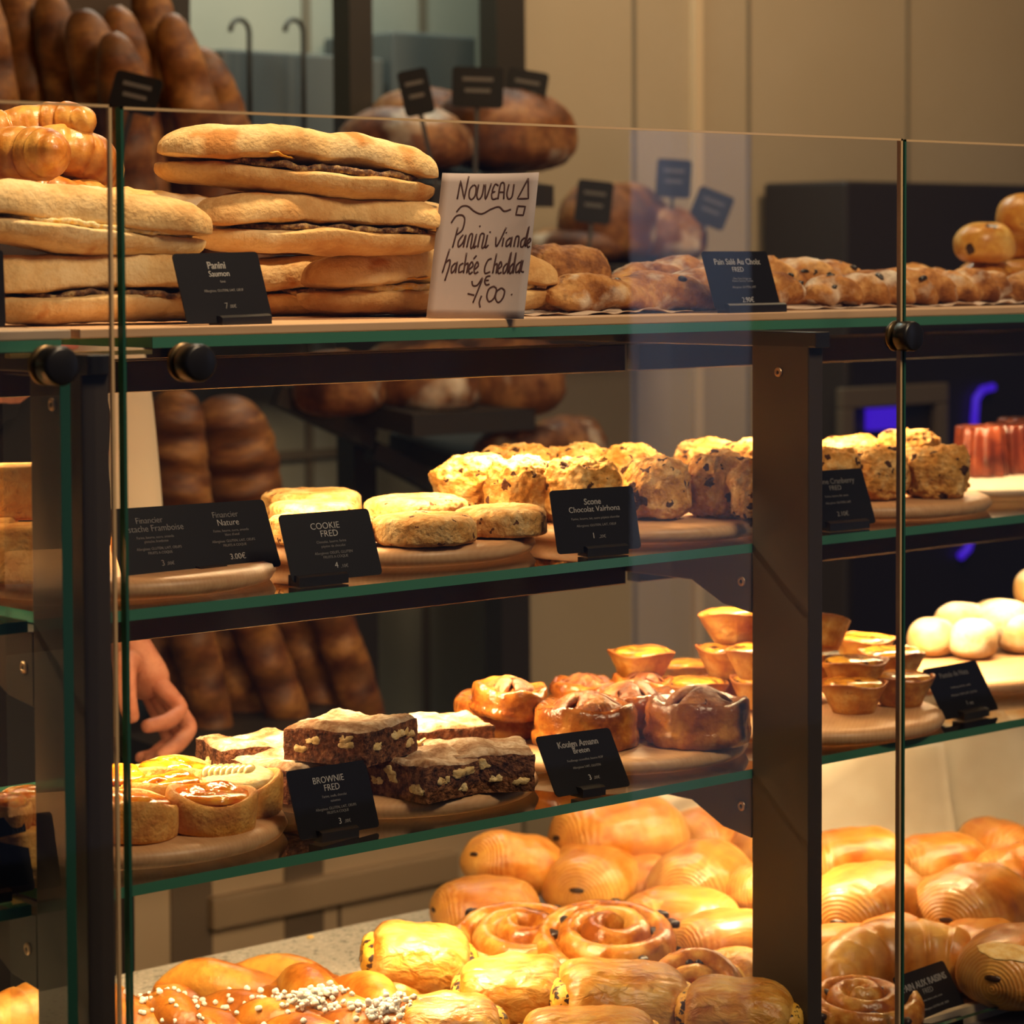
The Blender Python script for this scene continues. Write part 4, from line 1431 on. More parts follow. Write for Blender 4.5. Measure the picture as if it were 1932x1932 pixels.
kouign('dark caramelised pastry nearest the post', 1315, 1418, 0, .0485, .041, 601, 10)
kouign('caramelised pastry right behind the Kouign Amann card', 1105, 1424, 0, .0480, .039, 611, 50)
kouign('glowing caramelised pastry at the end of its board', 950, 1400, 0, .0460, .036, 621, 95)
kouign('caramelised pastry stacked on the glowing one', 958, 1348, 0, .0350, .028, 631, 20, 6, Y=1.79)
kouign('caramelised pastry in the middle of the rear row', 1190, 1395, 0, .0440, .038, 641, 70)
kouign('powdery caramelised pastry stacked at the back', 1212, 1330, 0, .0310, .028, 651, 15, 4, Y=1.83)
kouign('small caramelised pastry standing at the very back', 1100, 1330, 0, .034, .024, 661, 35, Y=1.86)

# ------------------------------------------------------------------ egg custard tarts
NT = []
for s in range(3):
    def rad(t, r, z, s=s):
        return 1 + .018 * math.sin(6 * t + s * 2) * z / .03, .0018 * math.sin(3 * t + s) * z / .03
    v, f = lathe([(.0185, 0), (.0200, .001), (.0225, .006), (.0262, .014), (.0300, .022), (.0325, .0272), (.0328, .0285), (.0312, .0288), (.0295, .0255), (.0280, .0225), (.012, .0220)], 52, .0011, 80, 700 + s, rad, octv=4)
    me = pydata(v, f)
    me.materials.append(M['shell'])
    w, g = blob(.0292, .0292, .0125, ez=.55, zc=.35, amp=.0012, scale=70, seed=710 + s, nu=40, nv=14)
    mc = pydata(w, g)
    mc.materials.append(M['custard'])
    NT.append((me, mc))


def nata(label, px, py, Y=None, zz=0, tilt=0, yaw=0, k=1.0, group='egg custard tarts beside the post'):
    if Y is None:
        p = rest(px, py, Z3B, .022)
    else:
        p = ony(px, py, Y)
    ii = nata.n = getattr(nata, 'n', -1) + 1
    t = thing('custard_tart', label, 'tart', (p.x, p.y, p.z + zz), (R(tilt), 0, R(yaw)), group)
    t.scale = (k,) * 3
    a, b = NT[ii % 3]
    obj('pastry_shell', a, None, t, rot=(0, 0, ii * 1.3))
    obj('custard', b, None, t, (0, 0, .0195), (0, 0, ii * 2.1))
    return t


zz2 = lambda px, py, Y: None
nata('egg custard tart standing on others apart from the pile', 1210, 1283, 1.845)
nata('topmost egg custard tart touching the post', 1387, 1212, 1.80, k=1.05, tilt=-4)
nata('burnt edged egg custard tart under the topmost one', 1376, 1276, 1.80, k=1.02)
nata('egg custard tart with a black spot behind the dark pastry', 1312, 1340, 1.80)
nata('pale egg custard tart whose edge shows at the post', 1432, 1280, 1.74)
nata('egg custard tart in the second row beside the post', 1440, 1335, 1.74)
nata('flat seen egg custard tart far behind the black spotted one', 1300, 1305, 1.88)
nata('egg custard tart supporting the lone one', 1215, 1335, 1.845)
nata('egg custard tart supporting the burnt edged one', 1385, 1335, 1.81)
nata('egg custard tart in the rear row far behind the pile', 1355, 1310, 1.90)
nata('tilted egg custard tart emerging from behind the post', 1545, 1225, 1.74, tilt=-18, yaw=-40, group='egg custard tarts near the pane joint')
nata('egg custard tart on the front stack beside the post', 1612, 1300, 1.705, group='egg custard tarts near the pane joint')
nata('bottom egg custard tart of the front stack beside the post', 1610, 1350, group='egg custard tarts near the pane joint')
nata('dark rimmed egg custard tart stacked by the pane joint', 1682, 1283, 1.735, k=1.02, group='egg custard tarts near the pane joint')
nata('bottom egg custard tart by the pane joint', 1700, 1337, group='egg custard tarts near the pane joint')
nata('egg custard tart at the back of the pane joint stacks', 1630, 1255, 1.81, group='egg custard tarts near the pane joint')
nata('hidden egg custard tart carrying the rear one', 1630, 1308, 1.81, group='egg custard tarts near the pane joint')
nata('hidden egg custard tart carrying the tilted one', 1540, 1300, 1.75, group='egg custard tarts near the pane joint')

# ------------------------------------------------------------------ white rolls
RM = []
for s in range(3):
    v, f = blob(.034, .027, .044, ez=.85, zc=.42, amp=.0012, scale=28, seed=800 + s, nu=40, nv=22)
    RM.append(pydata(v, f))
for i, (px, py, Y, k, lab) in enumerate([
        (1815, 1208, 1.86, .95, 'white floured roll on the second tier of the roll pile'),
        (1893, 1212, 1.83, 1.08, 'bright white floured roll at the front of the second tier'),
        (1968, 1145, 1.86, 1.1, 'topmost white floured roll cut by the frame edge'),
        (1758, 1262, 1.86, .95, 'white floured roll at the near end of the bottom tier'),
        (1836, 1278, 1.82, .98, 'white floured roll in the bottom tier behind the Pasteis card'),
        (1925, 1284, 1.81, 1.0, 'white floured roll in the bottom tier next to the frame edge'),
        (1960, 1215, 1.84, 1.0, 'white floured roll beyond the bright one in the second tier'),
        (1880, 1268, 1.90, 1.0, 'white floured roll at the back of the bottom tier'),
        (2010, 1215, 1.87, 1.0, 'white floured roll holding up the topmost one'),
        (2010, 1284, 1.87, 1.0, 'white floured roll at the far end of the bottom tier')]):
    p = ony(px, py, Y)
    z = p.z if i not in (3, 4, 5, 7, 9) else EYE + Z3B
    put('white_roll', RM[i % 3], M['roll'], lab, 'bread roll', (p.x, p.y, z), (0, 0, -35 + 17 * i), 'white floured rolls', k)

# ------------------------------------------------------------------ canneles on a cream plate, brioche buns, croissants on the top shelf
p = onz(1928, 950, Z2)
pl = (p.x + .06, p.y + .12)
v, f = lathe([(.10, 0), (.125, .004), (.1365, .012), (.135, .0145), (.120, .010), (.05, .008)], 72)
v = [Vector((q.x * 1.5 if q.x > 0 else q.x, q.y, q.z)) for q in v]
tag(obj('serving_plate', pydata(v, f), M['plate'], loc=(pl[0], pl[1], EYE + Z2)), 'cream serving plate under the red brown fluted cakes', 'plate')


def fl(t, r, z):
    return 1 + .05 * math.cos(12 * t), 0


v, f = lathe([(.020, 0), (.026, .001), (.0265, .004), (.0245, .02), (.0225, .038), (.0215, .0455), (.019, .047), (.008, .044)], 96, .0006, 120, 3, fl)
cm = pydata(v, f)
for i, (px, py, lab) in enumerate([(1848, 915, 'red brown fluted cake nearest the scone board'), (1900, 917, 'red brown fluted cake in the middle of the plate'), (1950, 915, 'red brown fluted cake at the frame edge'), (1925, 896, 'red brown fluted cake at the back of the plate')]):
    p = ony(px, py, 1.86 if i < 3 else 1.92)
    put('fluted_cake', cm, M['canele'], lab, 'cake', (p.x, p.y, EYE + Z2 + .008), (0, 0, i * 20), 'red brown fluted cakes', 1.2)

BM = []
for s in range(2):
    v, f = blob(.036, .033, .046, ez=.85, zc=.42, amp=.0018, scale=34, seed=820 + s, nu=40, nv=22)
    BM.append(pydata(v, f))
M['brioche'] = crust('choc_chip_brioche', (.55, .20, .02), (.74, .38, .06), (.82, .52, .14), 22, .3, .25, 140, 5, .5, chips=((.05, .02, .01), 34, .26))
for i, (px, py, Y, k, lab) in enumerate([
        (1857, 497, 1.86, 1.0, 'shiny bun with chocolate chips at the near end of the bun pile'),
        (1938, 446, 1.85, 1.05, 'shiny bun with chocolate chips on top of the pile'),
        (1935, 497, 1.90, 1.0, 'shiny bun with chocolate chips behind the pile'),
        (1860, 560, 1.88, 1.0, 'bun carrying the pile near end'),
        (1935, 560, 1.88, 1.0, 'bun carrying the pile far end')]):
    p = ony(px, py, Y)
    put('chocolate_bun', BM[i % 2], M['brioche'], lab, 'bun', (p.x, p.y, p.z if i < 3 else EYE + ZP), (0, 0, 30 * i), 'chocolate chip buns', k)


def croissant_mesh(seed, R_=.05, r=.027, sweep=150, segs=7):
    path = []
    n = 64
    for i in range(n + 1):
        a = R(-sweep / 2 + sweep * i / n)
        path.append((R_ * math.sin(a) * 1.15, -R_ * math.cos(a) + R_ * .7, r * .8))
    def rad(t):
        u_ = 2 * t - 1
        b = (1 - abs(u_) ** 2.4) ** .75
        k = abs(u_) * segs / 2
        return r * (.16 + .84 * b) * (1 + .10 * (1 - (k % 1.0)) - .05)
    v, f = rope(path, rad, 22)
    v = [Vector((p.x, p.y, max(p.z, 0))) for p in rough(v, .0012, 60, seed, 3)]
    return pydata(v, f)


CM = [croissant_mesh(s) for s in range(3)]
for i, (px, py, Y, yaw, lab, ry) in enumerate([
        (60, 292, 1.93, 150, 'orange croissant crowning the croissant heap', 10),
        (10, 335, 1.88, 120, 'orange croissant at the end of the heap behind the slanting roll', 0),
        (130, 345, 1.93, 30, 'orange croissant sloping down the side of the heap', 18),
        (60, 350, 1.95, 200, 'orange croissant in the middle of the heap', 0),
        (30, 420, 1.91, 160, 'croissant low in the heap', 0),
        (130, 430, 1.93, 60, 'croissant low at the side of the heap', 0),
        (70, 500, 1.92, 10, 'croissant at the bottom of the heap', 0)]):
    p = ony(px, py, Y)
    put('croissant', CM[i % 3], M['croissant'], lab, 'croissant', (p.x, p.y, p.z if i < 6 else EYE + ZP), (8, ry, yaw), 'croissants heaped on the top shelf', .9)

# ------------------------------------------------------------------ counter pastries
C0 = EYE + Z4


def lay(px, py, hc, dz):        # a piece whose middle (hc above its foot) shows at the pixel, lying dz above the counter
    p = onz(px, py, Z4 + hc + dz)
    return Vector((p.x, p.y, C0 + dz))


PCM = []
for s in range(4):
    def fn(p, t, a, s_, s=s):
        return (p.x, p.y * (1 + .05 * fbm((p.x, 0, 0), 20, s)), p.z * (1 + .08 * fbm((p.x, p.y, 0), 18, s + 3)))
    v, f = loaf(.118, .092, .064, p=3.4, q=2.1, e=.95, z0=.40, nl=52, na=36, amp=.0012, scale=50, seed=900 + s, fn=fn)
    PCM.append(pydata(v, f))


def painchoc(label, px, py, dz, yaw, k=1.0, rx=0, ry=0, bar=True, floor=False):
    p = lay(px, py, .030 * k, dz)
    i = painchoc.n = getattr(painchoc, 'n', -1) + 1
    o = put('chocolate_pastry', PCM[i % 4], M['pain_choc'], label, 'pastry', p, (rx, ry, yaw), 'chocolate filled pastries on the counter', k)
    if bar:
        for sgn in (-1, 1):
            for yy in (-.004,):
                v, f = blob(.0032, .0085, .0055, nu=14, nv=8)
                obj('chocolate_end', pydata(v, f), M['chocbar'], o, (sgn * .0562, yy, .030))
    return o


painchoc('striped pastry tilting at the end of the heap under the lowest shelf', 962, 1632, 0.026, -8, 1.0, rx=-6, ry=16)
painchoc('round fronted pastry in the middle of the heap with a chocolate slit', 1118, 1655, 0.006, 28, 1.12, ry=-2)
painchoc('largest dark gold pastry rising at the back of the heap', 1172, 1578, 0.03, -20, 1.32, rx=-10)
painchoc('bright pastry with a chocolate slit below the bracket', 1322, 1655, 0.012, 22, 1.1, ry=-3)
painchoc('striped pastry squeezed against the post', 1432, 1690, 0.004, 60, .95, ry=20)
painchoc('plain pastry lying flat under the tilted striped one', 915, 1712, 0, -25, .98)
painchoc('brown pastry showing behind the bracket', 1340, 1575, 0.008, 10, .95)
painchoc('orange pastry at the back next to the post', 1432, 1600, 0, 60, .9)
painchoc('golden pastry below the bright one', 1262, 1738, 0, -10, .95)
painchoc('pale pastry low beside the post', 1372, 1780, 0, -15, 1.0)
painchoc('golden pastry buried under the bright one', 1290, 1740, 0, -50, 1.0, floor=True)
painchoc('golden pastry buried at the back of the heap', 1180, 1660, 0, -60, 1.0, floor=True)
# beyond the post
painchoc('overlit pastry at the back beyond the post', 1612, 1625, 0.03, -30, 1.0)
painchoc('big pastry with a chocolate eye beyond the post', 1640, 1712, 0.014, 14, 1.3, ry=-2)
painchoc('glossy pastry at the back behind the pane joint', 1775, 1630, 0.01, -25, .95)
painchoc('coiled striped pastry with a chocolate eye beyond the pane joint', 1832, 1712, 0.016, 14, 1.25)
painchoc('reddish pastry low beside the post', 1580, 1808, 0, -40, .92)
painchoc('glossy brown pastry behind the Raisins card', 1928, 1822, 0.004, 10, 1.15)
painchoc('orange pastry at the back near the paper bags', 1885, 1600, 0.006, 70, .95)
painchoc('glazed pastry at the frame edge', 1930, 1650, 0.008, -30, .95)
painchoc('golden pastry buried beyond the post', 1680, 1800, 0, 20, 1.0, floor=True)
painchoc('golden pastry buried beyond the pane joint', 1850, 1800, 0, 20, 1.0, floor=True)
painchoc('golden pastry buried near the paper bags', 1760, 1720, 0, -20, 1.0, floor=True)
p = lay(1700, 1828, .03, 0)
put('croissant', CM[0], M['croissant'], 'pale striped croissant below the coiled pastry', 'croissant', p, (0, 0, 160), 'croissants on the counter', 1.45)
p = lay(1905, 1800, 0, .078)
v, f = blob(.03, .016, .004, amp=.006, scale=60, seed=77, nu=40, nv=12, octv=4)
put('pastry_flake', pydata(v, f), M['crumbs'], 'loose pale flake of pastry lying on the glossy brown one', 'crumb', (p.x, p.y, p.z), (14, 8, -30))

# raisin swirls


def raisin_swirl(label, px, py, dz, yaw, rx, ry, k=1.0, seed=0, turns=2.6, floor=False):
    p = lay(px, py, .018 * k, dz)
    t = thing('raisin_swirl', label, 'pastry', p, (R(rx), R(ry), R(yaw)), 'raisin swirls on the counter')
    t.scale = (k,) * 3
    path = []
    n = 150
    for i in range(n + 1):
        a = turns * 2 * PI * i / n
        r = .006 + .050 * (i / n)
        path.append((r * math.cos(a + seed), r * math.sin(a + seed), .017 + .012 * (1 - i / n)))
    v, f = rope(path, lambda q: .0105 * (1 if q < .93 else max(.2, (1 - q) / .07)), 16, 1.6)
    v = rough(v, .0011, 80, seed, 3)
    v = [Vector((q.x, q.y, q.z + .0012 * fbm((q.x, q.y, q.z), 40, seed + 2, 3))) for q in v]
    obj('coiled_dough', pydata(v, f), M['raisin_roll'], t)
    v, f = blob(.052, .052, .016, ez=.6, zc=.5, nu=44, nv=14)
    obj('cream_filling', pydata(v, f), M['filling'], t, (0, 0, .006))
    rnd = random.Random(seed)
    for i in range(9):
        a = turns * 2 * PI * (.12 + .8 * rnd.random())
        r = .010 + .049 * (a / (turns * 2 * PI)) + .0085
        v, f = blob(.0062, .0045, .0065, amp=.001, scale=300, seed=i, nu=14, nv=8)
        obj('raisin', pydata(v, f), M['raisin'], t, (r * math.cos(a + seed), r * math.sin(a + seed), .024 + .006 * (1 - a / (turns * 2 * PI))), (0, 0, a))
    return t


raisin_swirl('large raisin swirl lying flat in the middle of the counter', 1150, 1785, 0.026, -41, 12, 0, 1.22, 1)
raisin_swirl('raisin swirl spread behind the pastry with chocolate spots', 985, 1788, 0.018, -41, 12, 0, 1.25, 2)
raisin_swirl('raisin swirl standing by the post with pink glaze', 1320, 1868, 0.016, -60, 50, 10, .95, 3)
raisin_swirl('dark raisin swirl in front beyond the post', 1622, 1905, 0.0, -41, 8, 0, .95, 4)
raisin_swirl('raisin swirl buried under the large one', 1120, 1840, 0.0, 140, 0, 0, 1.2, 5, floor=True)

# folded pastries with chocolate chips
SM = []
for s in range(3):
    def fn(p, t, a, s_, s=s):
        return (p.x, p.y * (1 + .04 * fbm((p.x, 0, 0), 25, s)), p.z * (1 + .06 * fbm((p.x, p.y, 0), 22, s + 3)))
    v, f = loaf(.090, .082, .056, p=6, q=2.8, e=.75, z0=.42, nl=46, na=40, amp=.0016, scale=48, seed=950 + s, fn=fn, octv=4)
    SM.append(pydata(v, f))


def suisse(label, px, py, dz, yaw, rx=0, ry=0, k=1.0, kx=1.0, floor=False):
    p = lay(px, py, .028 * k, dz)
    i = suisse.n = getattr(suisse, 'n', -1) + 1
    o = put('folded_pastry', SM[i % 3], M['suisse'], label, 'pastry', p, (rx, ry, yaw), 'folded pastries with chocolate chips', (k * kx, k, k))
    v, f = loaf(.104, .060, .034, p=9, q=3, e=.8, z0=.5, nl=40, na=26, amp=.002, scale=90, seed=970 + i)
    obj('chip_filling', pydata(v, f), M['filling'], o, (0, 0, .011))
    return o


suisse('folded pastry showing chocolate spotted custard at both ends', 782, 1808, 0.03, -36, 8, 8, 1.05)
suisse('pale folded pastry beside a spill of chocolate custard', 972, 1870, 0.016, -42, 6, -4, 1.08)
suisse('shiny wrinkled folded pastry before the large swirl', 1165, 1885, 0.012, -30, 4, 6, 1.12, 1.2)
suisse('brown folded pastry in front of the post foot', 1392, 1908, 0.014, -52, 6, 4, .95, 1.15)
suisse('folded pastry at the frame edge between sugar and custard', 845, 1940, 0.012, -30, 4, 0, 1.0)
suisse('pastry edge showing under the wrinkled one at the frame edge', 1110, 1968, 0.0, -40, 0, 0, 1.0, 1.3)
suisse('pale folded pastry standing beside the post', 1385, 1838, 0.004, 20, 0, 10, .8)
# twisted brioches with pearl sugar


def twisted(label, px, py, dz, yaw, L_, r, seed, sugar=0, ry=0, rx=0, turns=1.0, floor=False, heap=0, mt='twist'):
    p = lay(px, py, r, dz)
    t = thing('twisted_brioche', label, 'brioche', p, (R(rx), R(ry), R(yaw)), 'twisted brioches on the counter')
    tops = []
    for s in (0, PI):
        path = []
        n = 60
        for i in range(n + 1):
            q = 2 * i / n - 1
            a = turns * PI * q + s
            env = (1 - abs(q) ** 4) ** .6
            path.append((q * L_ / 2, r * .85 * math.cos(a) * env, r * (1.05 + .55 * math.sin(a) * env)))
        v, f = rope(path, lambda q: r * (.30 + .85 * (1 - abs(2 * q - 1) ** 3) ** .7), 18)
        v = [Vector((w.x, w.y, max(w.z, 0))) for w in rough(v, .0014, 45, seed, 3)]
        tops += [w for w in v if w.z > r * 1.5]
        obj('dough_strand', pydata(v, f), M[mt], t)
    if sugar and tops:
        rnd = random.Random(seed)
        mb = MB()
        for i in range(sugar):
            w = tops[rnd.randrange(len(tops))]
            if heap:
                for _ in range(40):
                    w = tops[rnd.randrange(len(tops))]
                    if (w.x ** 2 + w.y ** 2) ** .5 < abs(rnd.gauss(0, heap)):
                        break
                w = Vector((w.x + rnd.gauss(0, .002), w.y + rnd.gauss(0, .002), w.z + rnd.random() * .012 * max(0, 1 - (w.x ** 2 + w.y ** 2) ** .5 / (2.2 * heap))))
            a = .0015 + .0014 * rnd.random()
            vv, ff = blob(a * 1.2, a, a * 1.7, ez=.6, nu=8, nv=5)
            q = Matrix.Rotation(rnd.random() * 6, 3, Vector((rnd.random(), rnd.random(), 1)).normalized())
            mb.add([q @ Vector(u_) + w for u_ in vv], ff)
        o = obj('pearl_sugar', mb.mesh(True), M['sugar'], t)
        o['kind'] = 'stuff'
    return t


twisted('smooth twisted brioche with a dark hole nearest the bare counter', 470, 1868, 0.0, -35, .17, .019, 1001)
twisted('dark twisted brioche below the folded pastry with spots', 640, 1900, 0.004, -75, .16, .021, 1011, ry=0)
twisted('sugared twisted brioche beside the dark post', 268, 1925, 0.03, -70, .14, .017, 1021, sugar=60)
twisted('golden brioche with scattered sugar grains at the frame edge', 390, 1932, 0.012, -40, .15, .017, 1031, sugar=46)
twisted('brioche heaped with white sugar grains', 580, 1940, 0.022, -30, .14, .017, 1041, sugar=420, heap=.018)
twisted('brioche hidden under a white mound of sugar', 722, 1960, 0.018, -30, .12, .017, 1051, sugar=420, heap=.018)
twisted('brioche with a few sugar grains in the corner by the dark post', 300, 1968, .0, -55, .15, .020, 1071, sugar=40)
twisted('shiny brioche cut by the lower frame edge before the sugared ones', 470, 1972, .0, -35, .15, .021, 1081, sugar=12)
twisted('brioche cut by the lower frame edge below the white sugar mound', 640, 1985, .006, -35, .15, .021, 1091, sugar=20)
twisted('brown brioche filling the gap under the spotted custard', 760, 1895, 0, 10, .14, .02, 1061, floor=True)
p = lay(45, 1915, .02, 0)
put('croissant', CM[1], M['croissant'], 'orange croissant lying alone on the bare terrazzo', 'croissant', p, (0, 0, 20), 'croissants on the counter', 1.1)
v, f = blob(.004, .003, .003, amp=.001, scale=300)
p = onz(586, 1770, Z4)
put('crumb', pydata(v, f), M['crumbs'], 'single orange crumb on the bare terrazzo', 'crumb', (p.x, p.y, C0))

# ------------------------------------------------------------------ paper bags behind the pastries


def bag(label, px, py, Y, w, h, yaw, lean, seed, mt='bag', roll=0):
    p = onz(px, py, Z4)
    v, f = [], []
    nx, ny = 18, 18
    for sgn in (0, 1):
        for j in range(ny + 1):
            for i in range(nx + 1):
                a, b = i / nx - .5, j / ny
                th = .012 * (1 - (2 * a) ** 4) * (1 - .6 * b) * (1 if sgn == 0 else -1)
                v.append((a * w, -th + .006 * fbm((a * w, b * h, 0), 12, seed, 3), b * h + .006 * fbm((a, b, 2), 4, seed)))
    m_ = (nx + 1) * (ny + 1)
    for s in (0, 1):
        for j in range(ny):
            for i in range(nx):
                a = s * m_ + j * (nx + 1) + i
                f.append((a, a + 1, a + nx + 2, a + nx + 1))
    for j in range(ny):
        for e in (0, nx):
            a = j * (nx + 1) + e
            f.append((a, a + nx + 1, a + nx + 1 + m_, a + m_))
    for i in range(nx):
        for e in (0, ny * (nx + 1)):
            f.append((e + i, e + i + 1, e + i + 1 + m_, e + i + m_))
    o = put('paper_bag', pydata(v, f), M[mt], label, 'paper bag', (p.x, min(p.y, 2.172), max(p.z, C0)), (-lean, roll, yaw), 'white paper bags behind the counter')
    return o


bag('white paper bag with two small prints beyond the post', 1640, 1618, 2.135, .22, .13, -30, 22, 5)
bag('wide white paper bag spreading to the frame edge', 1905, 1592, 2.12, .32, .17, -32, 20, 9)
bag('upright pale paper bag at the back under the lowest shelf', 1830, 1556, 2.20, .36, .22, -30, 8, 13)
bag('speckled paper bag behind the printed one', 1620, 1590, 2.17, .20, .16, -30, 8, 17, 'bag_speck')
bag('pale paper bag showing past the bracket', 1330, 1590, 2.21, .22, .19, -30, 6, 21)

# ------------------------------------------------------------------ behind the counter: cabinet, bread rack, loaves, machine
kb = ony(300, 1640, 2.95)
cz = kb.z
cb = thing('back_cabinet', 'cream cabinet with dark painted recesses under the bread rack', 'cabinet', (0, 3.05, 0))
xa, xb = ony(60, 1640, 2.95).x, ony(1000, 1600, 2.95).x
obj('carcass', MB().box(xa, xb, -.08, .35, 0, cz).mesh(), M['cab'], cb)
obj('worktop', MB().box(xa - .02, xb + .02, -.11, .36, cz, cz + .03).mesh(bevel=.004), M['slate'], cb)
for i, (p0, p1, w) in enumerate(((325, 402, 0), (540, 612, 1))):
    a, b = ony(p0, 1740, 2.965).x, ony(p1, 1740, 2.965).x
    obj('recess_shade', MB().box(a, b, -.084, -.079, .30, cz - .03).mesh(), M['cabdark'], cb)  # flat slabs; the shade of recesses is put into their dark colour
a, b = ony(395, 1640, 2.96).x, ony(860, 1590, 2.96).x
obj('drawer_front', MB().box(a, b, -.10, -.08, cz - .10, cz - .055).mesh(bevel=.004), simple('worn_front', (.34, .24, .15), .5), cb)
for px in (648,):
    a = ony(px, 1740, 2.96).x
    obj('door_gap', MB().box(a - .003, a + .003, -.0815, -.079, .2, cz - .1).mesh(), M['cabdark'], cb)

rk = thing('bread_rack', 'dark steel bread rack with slanted trays against the wall', 'rack', (0, 2.95, 0))


def upright(pa, pb, Y, w, name='upright'):
    a, b = ony(*pa, Y), ony(*pb, Y)
    vv, ff = prism([(-w, -.02), (w, -.02), (w, .02), (-w, .02)], 0, 1, 'z')
    vv = [((a.x + (b.x - a.x) * (1 - z)) + x, Y - 2.95 + y, b.z + (a.z - b.z) * z) for x, y, z in vv]
    obj(name, MB().add(vv, ff).mesh(), M['rack'], rk)


upright((662, -250), (680, 1560), 3.05, .021)
upright((945, -250), (961, 1535), 3.05, .029)
upright((322, -250), (330, 1590), 3.12, .018)


def slant(name, p0, p1, Y0, Y1, drop, th, mt):
    """a tray whose front edge runs from pixel p0 to p1 at depth Y0, rising by drop towards the back"""
    a, b = ony(*p0, Y1), ony(*p1, Y0)
    z = (ony(*p0, Y0).z + b.z) / 2
    v = [(a.x, Y0 - 2.95, z), (b.x, Y0 - 2.95, z), (b.x, Y1 - 2.95, z + drop), (a.x, Y1 - 2.95, z + drop)]
    v += [(x, y, zz - th) for x, y, zz in v]
    f = [(0, 1, 2, 3), (7, 6, 5, 4), (0, 4, 5, 1), (1, 5, 6, 2), (2, 6, 7, 3), (3, 7, 4, 0)]
    return obj(name, MB().add(v, f).mesh(), mt, rk)


slant('tray', (545, 345), (1045, 345), 2.72, 3.04, .04, .03, M['rack'])
slant('tray', (545, 790), (1010, 775), 2.76, 3.04, .03, .03, M['rack'])
slant('tray', (735, 905), (1125, 905), 2.76, 3.04, .05, .03, M['rack'])
slant('tray', (60, 1420), (760, 1420), 2.72, 3.10, .02, .03, M['rack'])
slant('tray', (60, 590), (480, 590), 2.56, 3.10, .02, .03, M['rack'])
for (pa, pb) in (((520, 745), (700, 830)), ((700, 850), (860, 935))):
    a, b = ony(*pa, 2.9), ony(*pb, 2.9)
    d = (b - a).normalized()
    up = Vector((-d.z, 0, d.x)) * .014
    vv, ff = [], []
    for y in (-.01, .01):
        for q in (a - up, b - up, b + up, a + up):
            vv.append((q.x, q.y - 2.95 + y, q.z))
    obj('brace', MB().add(vv, [(0, 1, 2, 3), (7, 6, 5, 4), (0, 4, 5, 1), (1, 5, 6, 2), (2, 6, 7, 3), (3, 7, 4, 0)]).mesh(), M['rack'], rk)
a, b = ony(-150, 300, 3.14), ony(318, 300, 3.14)
zt, zb = ony(100, -260, 3.14).z, cz + .04
obj('gap_dark_panel', MB().box(a.x, b.x, .17, .18, zb, zt).mesh(), M['gapdark'], rk)

# dark glass boxes on the wall between the uprights
a, b = ony(385, 95, 3.5), ony(690, 300, 3.5)
tag(obj('wall_box', MB().box(a.x, b.x, 3.45, 3.64, b.z - .25, a.z).mesh(bevel=.005), M['mirror']), 'dark grey glass fronted box hanging on the wall behind the baguettes', 'box')
a, b = ony(705, 62, 3.5), ony(864, 205, 3.5)
tag(obj('wall_box', MB().box(a.x, b.x, 3.45, 3.64, b.z - .25, a.z).mesh(bevel=.005), M['mirror']), 'grey blue box hanging on the wall above the dark loaves', 'box')
for i, px in enumerate((470, 572)):
    a, b = ony(px, 62, 3.42), ony(px, 290, 3.42)
    pts = [Vector((a.x + .018 * math.cos(t) - .018, a.y, a.z + .02 * math.sin(t))) for t in [PI * (1 - k / 8) for k in range(9)]] + [Vector((a.x, a.y, a.z - .05)), Vector((a.x, a.y, b.z))]
    v, f = rope(pts, lambda t: .004, 8, 1, Vector((0, 1, 0)))
    tag(obj('wall_hook', pydata(v, f), M['rack']), ['thin curved hook on the wall next to the baguettes', 'thin curved hook on the wall next to the dark upright'][i], 'hook', 'wall hooks')

# baguettes: from pixel to pixel at a depth


def bag_mesh(seed, L_=.60, W_=.062):
    def fn(p, t, a, s):
        k = 1 + .10 * math.sin(t * 17 + seed) * max(0, math.sin(a)) * s
        return (p.x, p.y + .006 * math.sin(2.2 * t + seed), p.z * k)
    v, f = loaf(L_, W_, W_ * .85, p=5, q=2.2, e=.95, z0=.42, nl=60, na=22, amp=.0022, scale=30, seed=seed, fn=fn)
    return pydata(v, f)


GM = [bag_mesh(s) for s in range(4)]


def baguette(label, pa, pb, Y, w, i, group='baguettes standing in the rack'):
    a, b = ony(*pa, Y), ony(*pb, Y)
    d = b - a
    o = obj('baguette', GM[i % 4], M['baguette'])
    q = d.to_track_quat('X', 'Z')
    face = Vector((-.66, -.75, 0))
    x = d.normalized()
    z = (face - x * face.dot(x)).normalized()
    y = z.cross(x)
    mt = Matrix((x, y, z)).transposed().to_4x4()
    k = w / .062
    mt = mt @ Matrix.Diagonal((d.length / .60, k, k, 1))
    mt.translation = (a + b) / 2
    o.matrix_world = mt
    return tag(o, label, 'baguette', group)


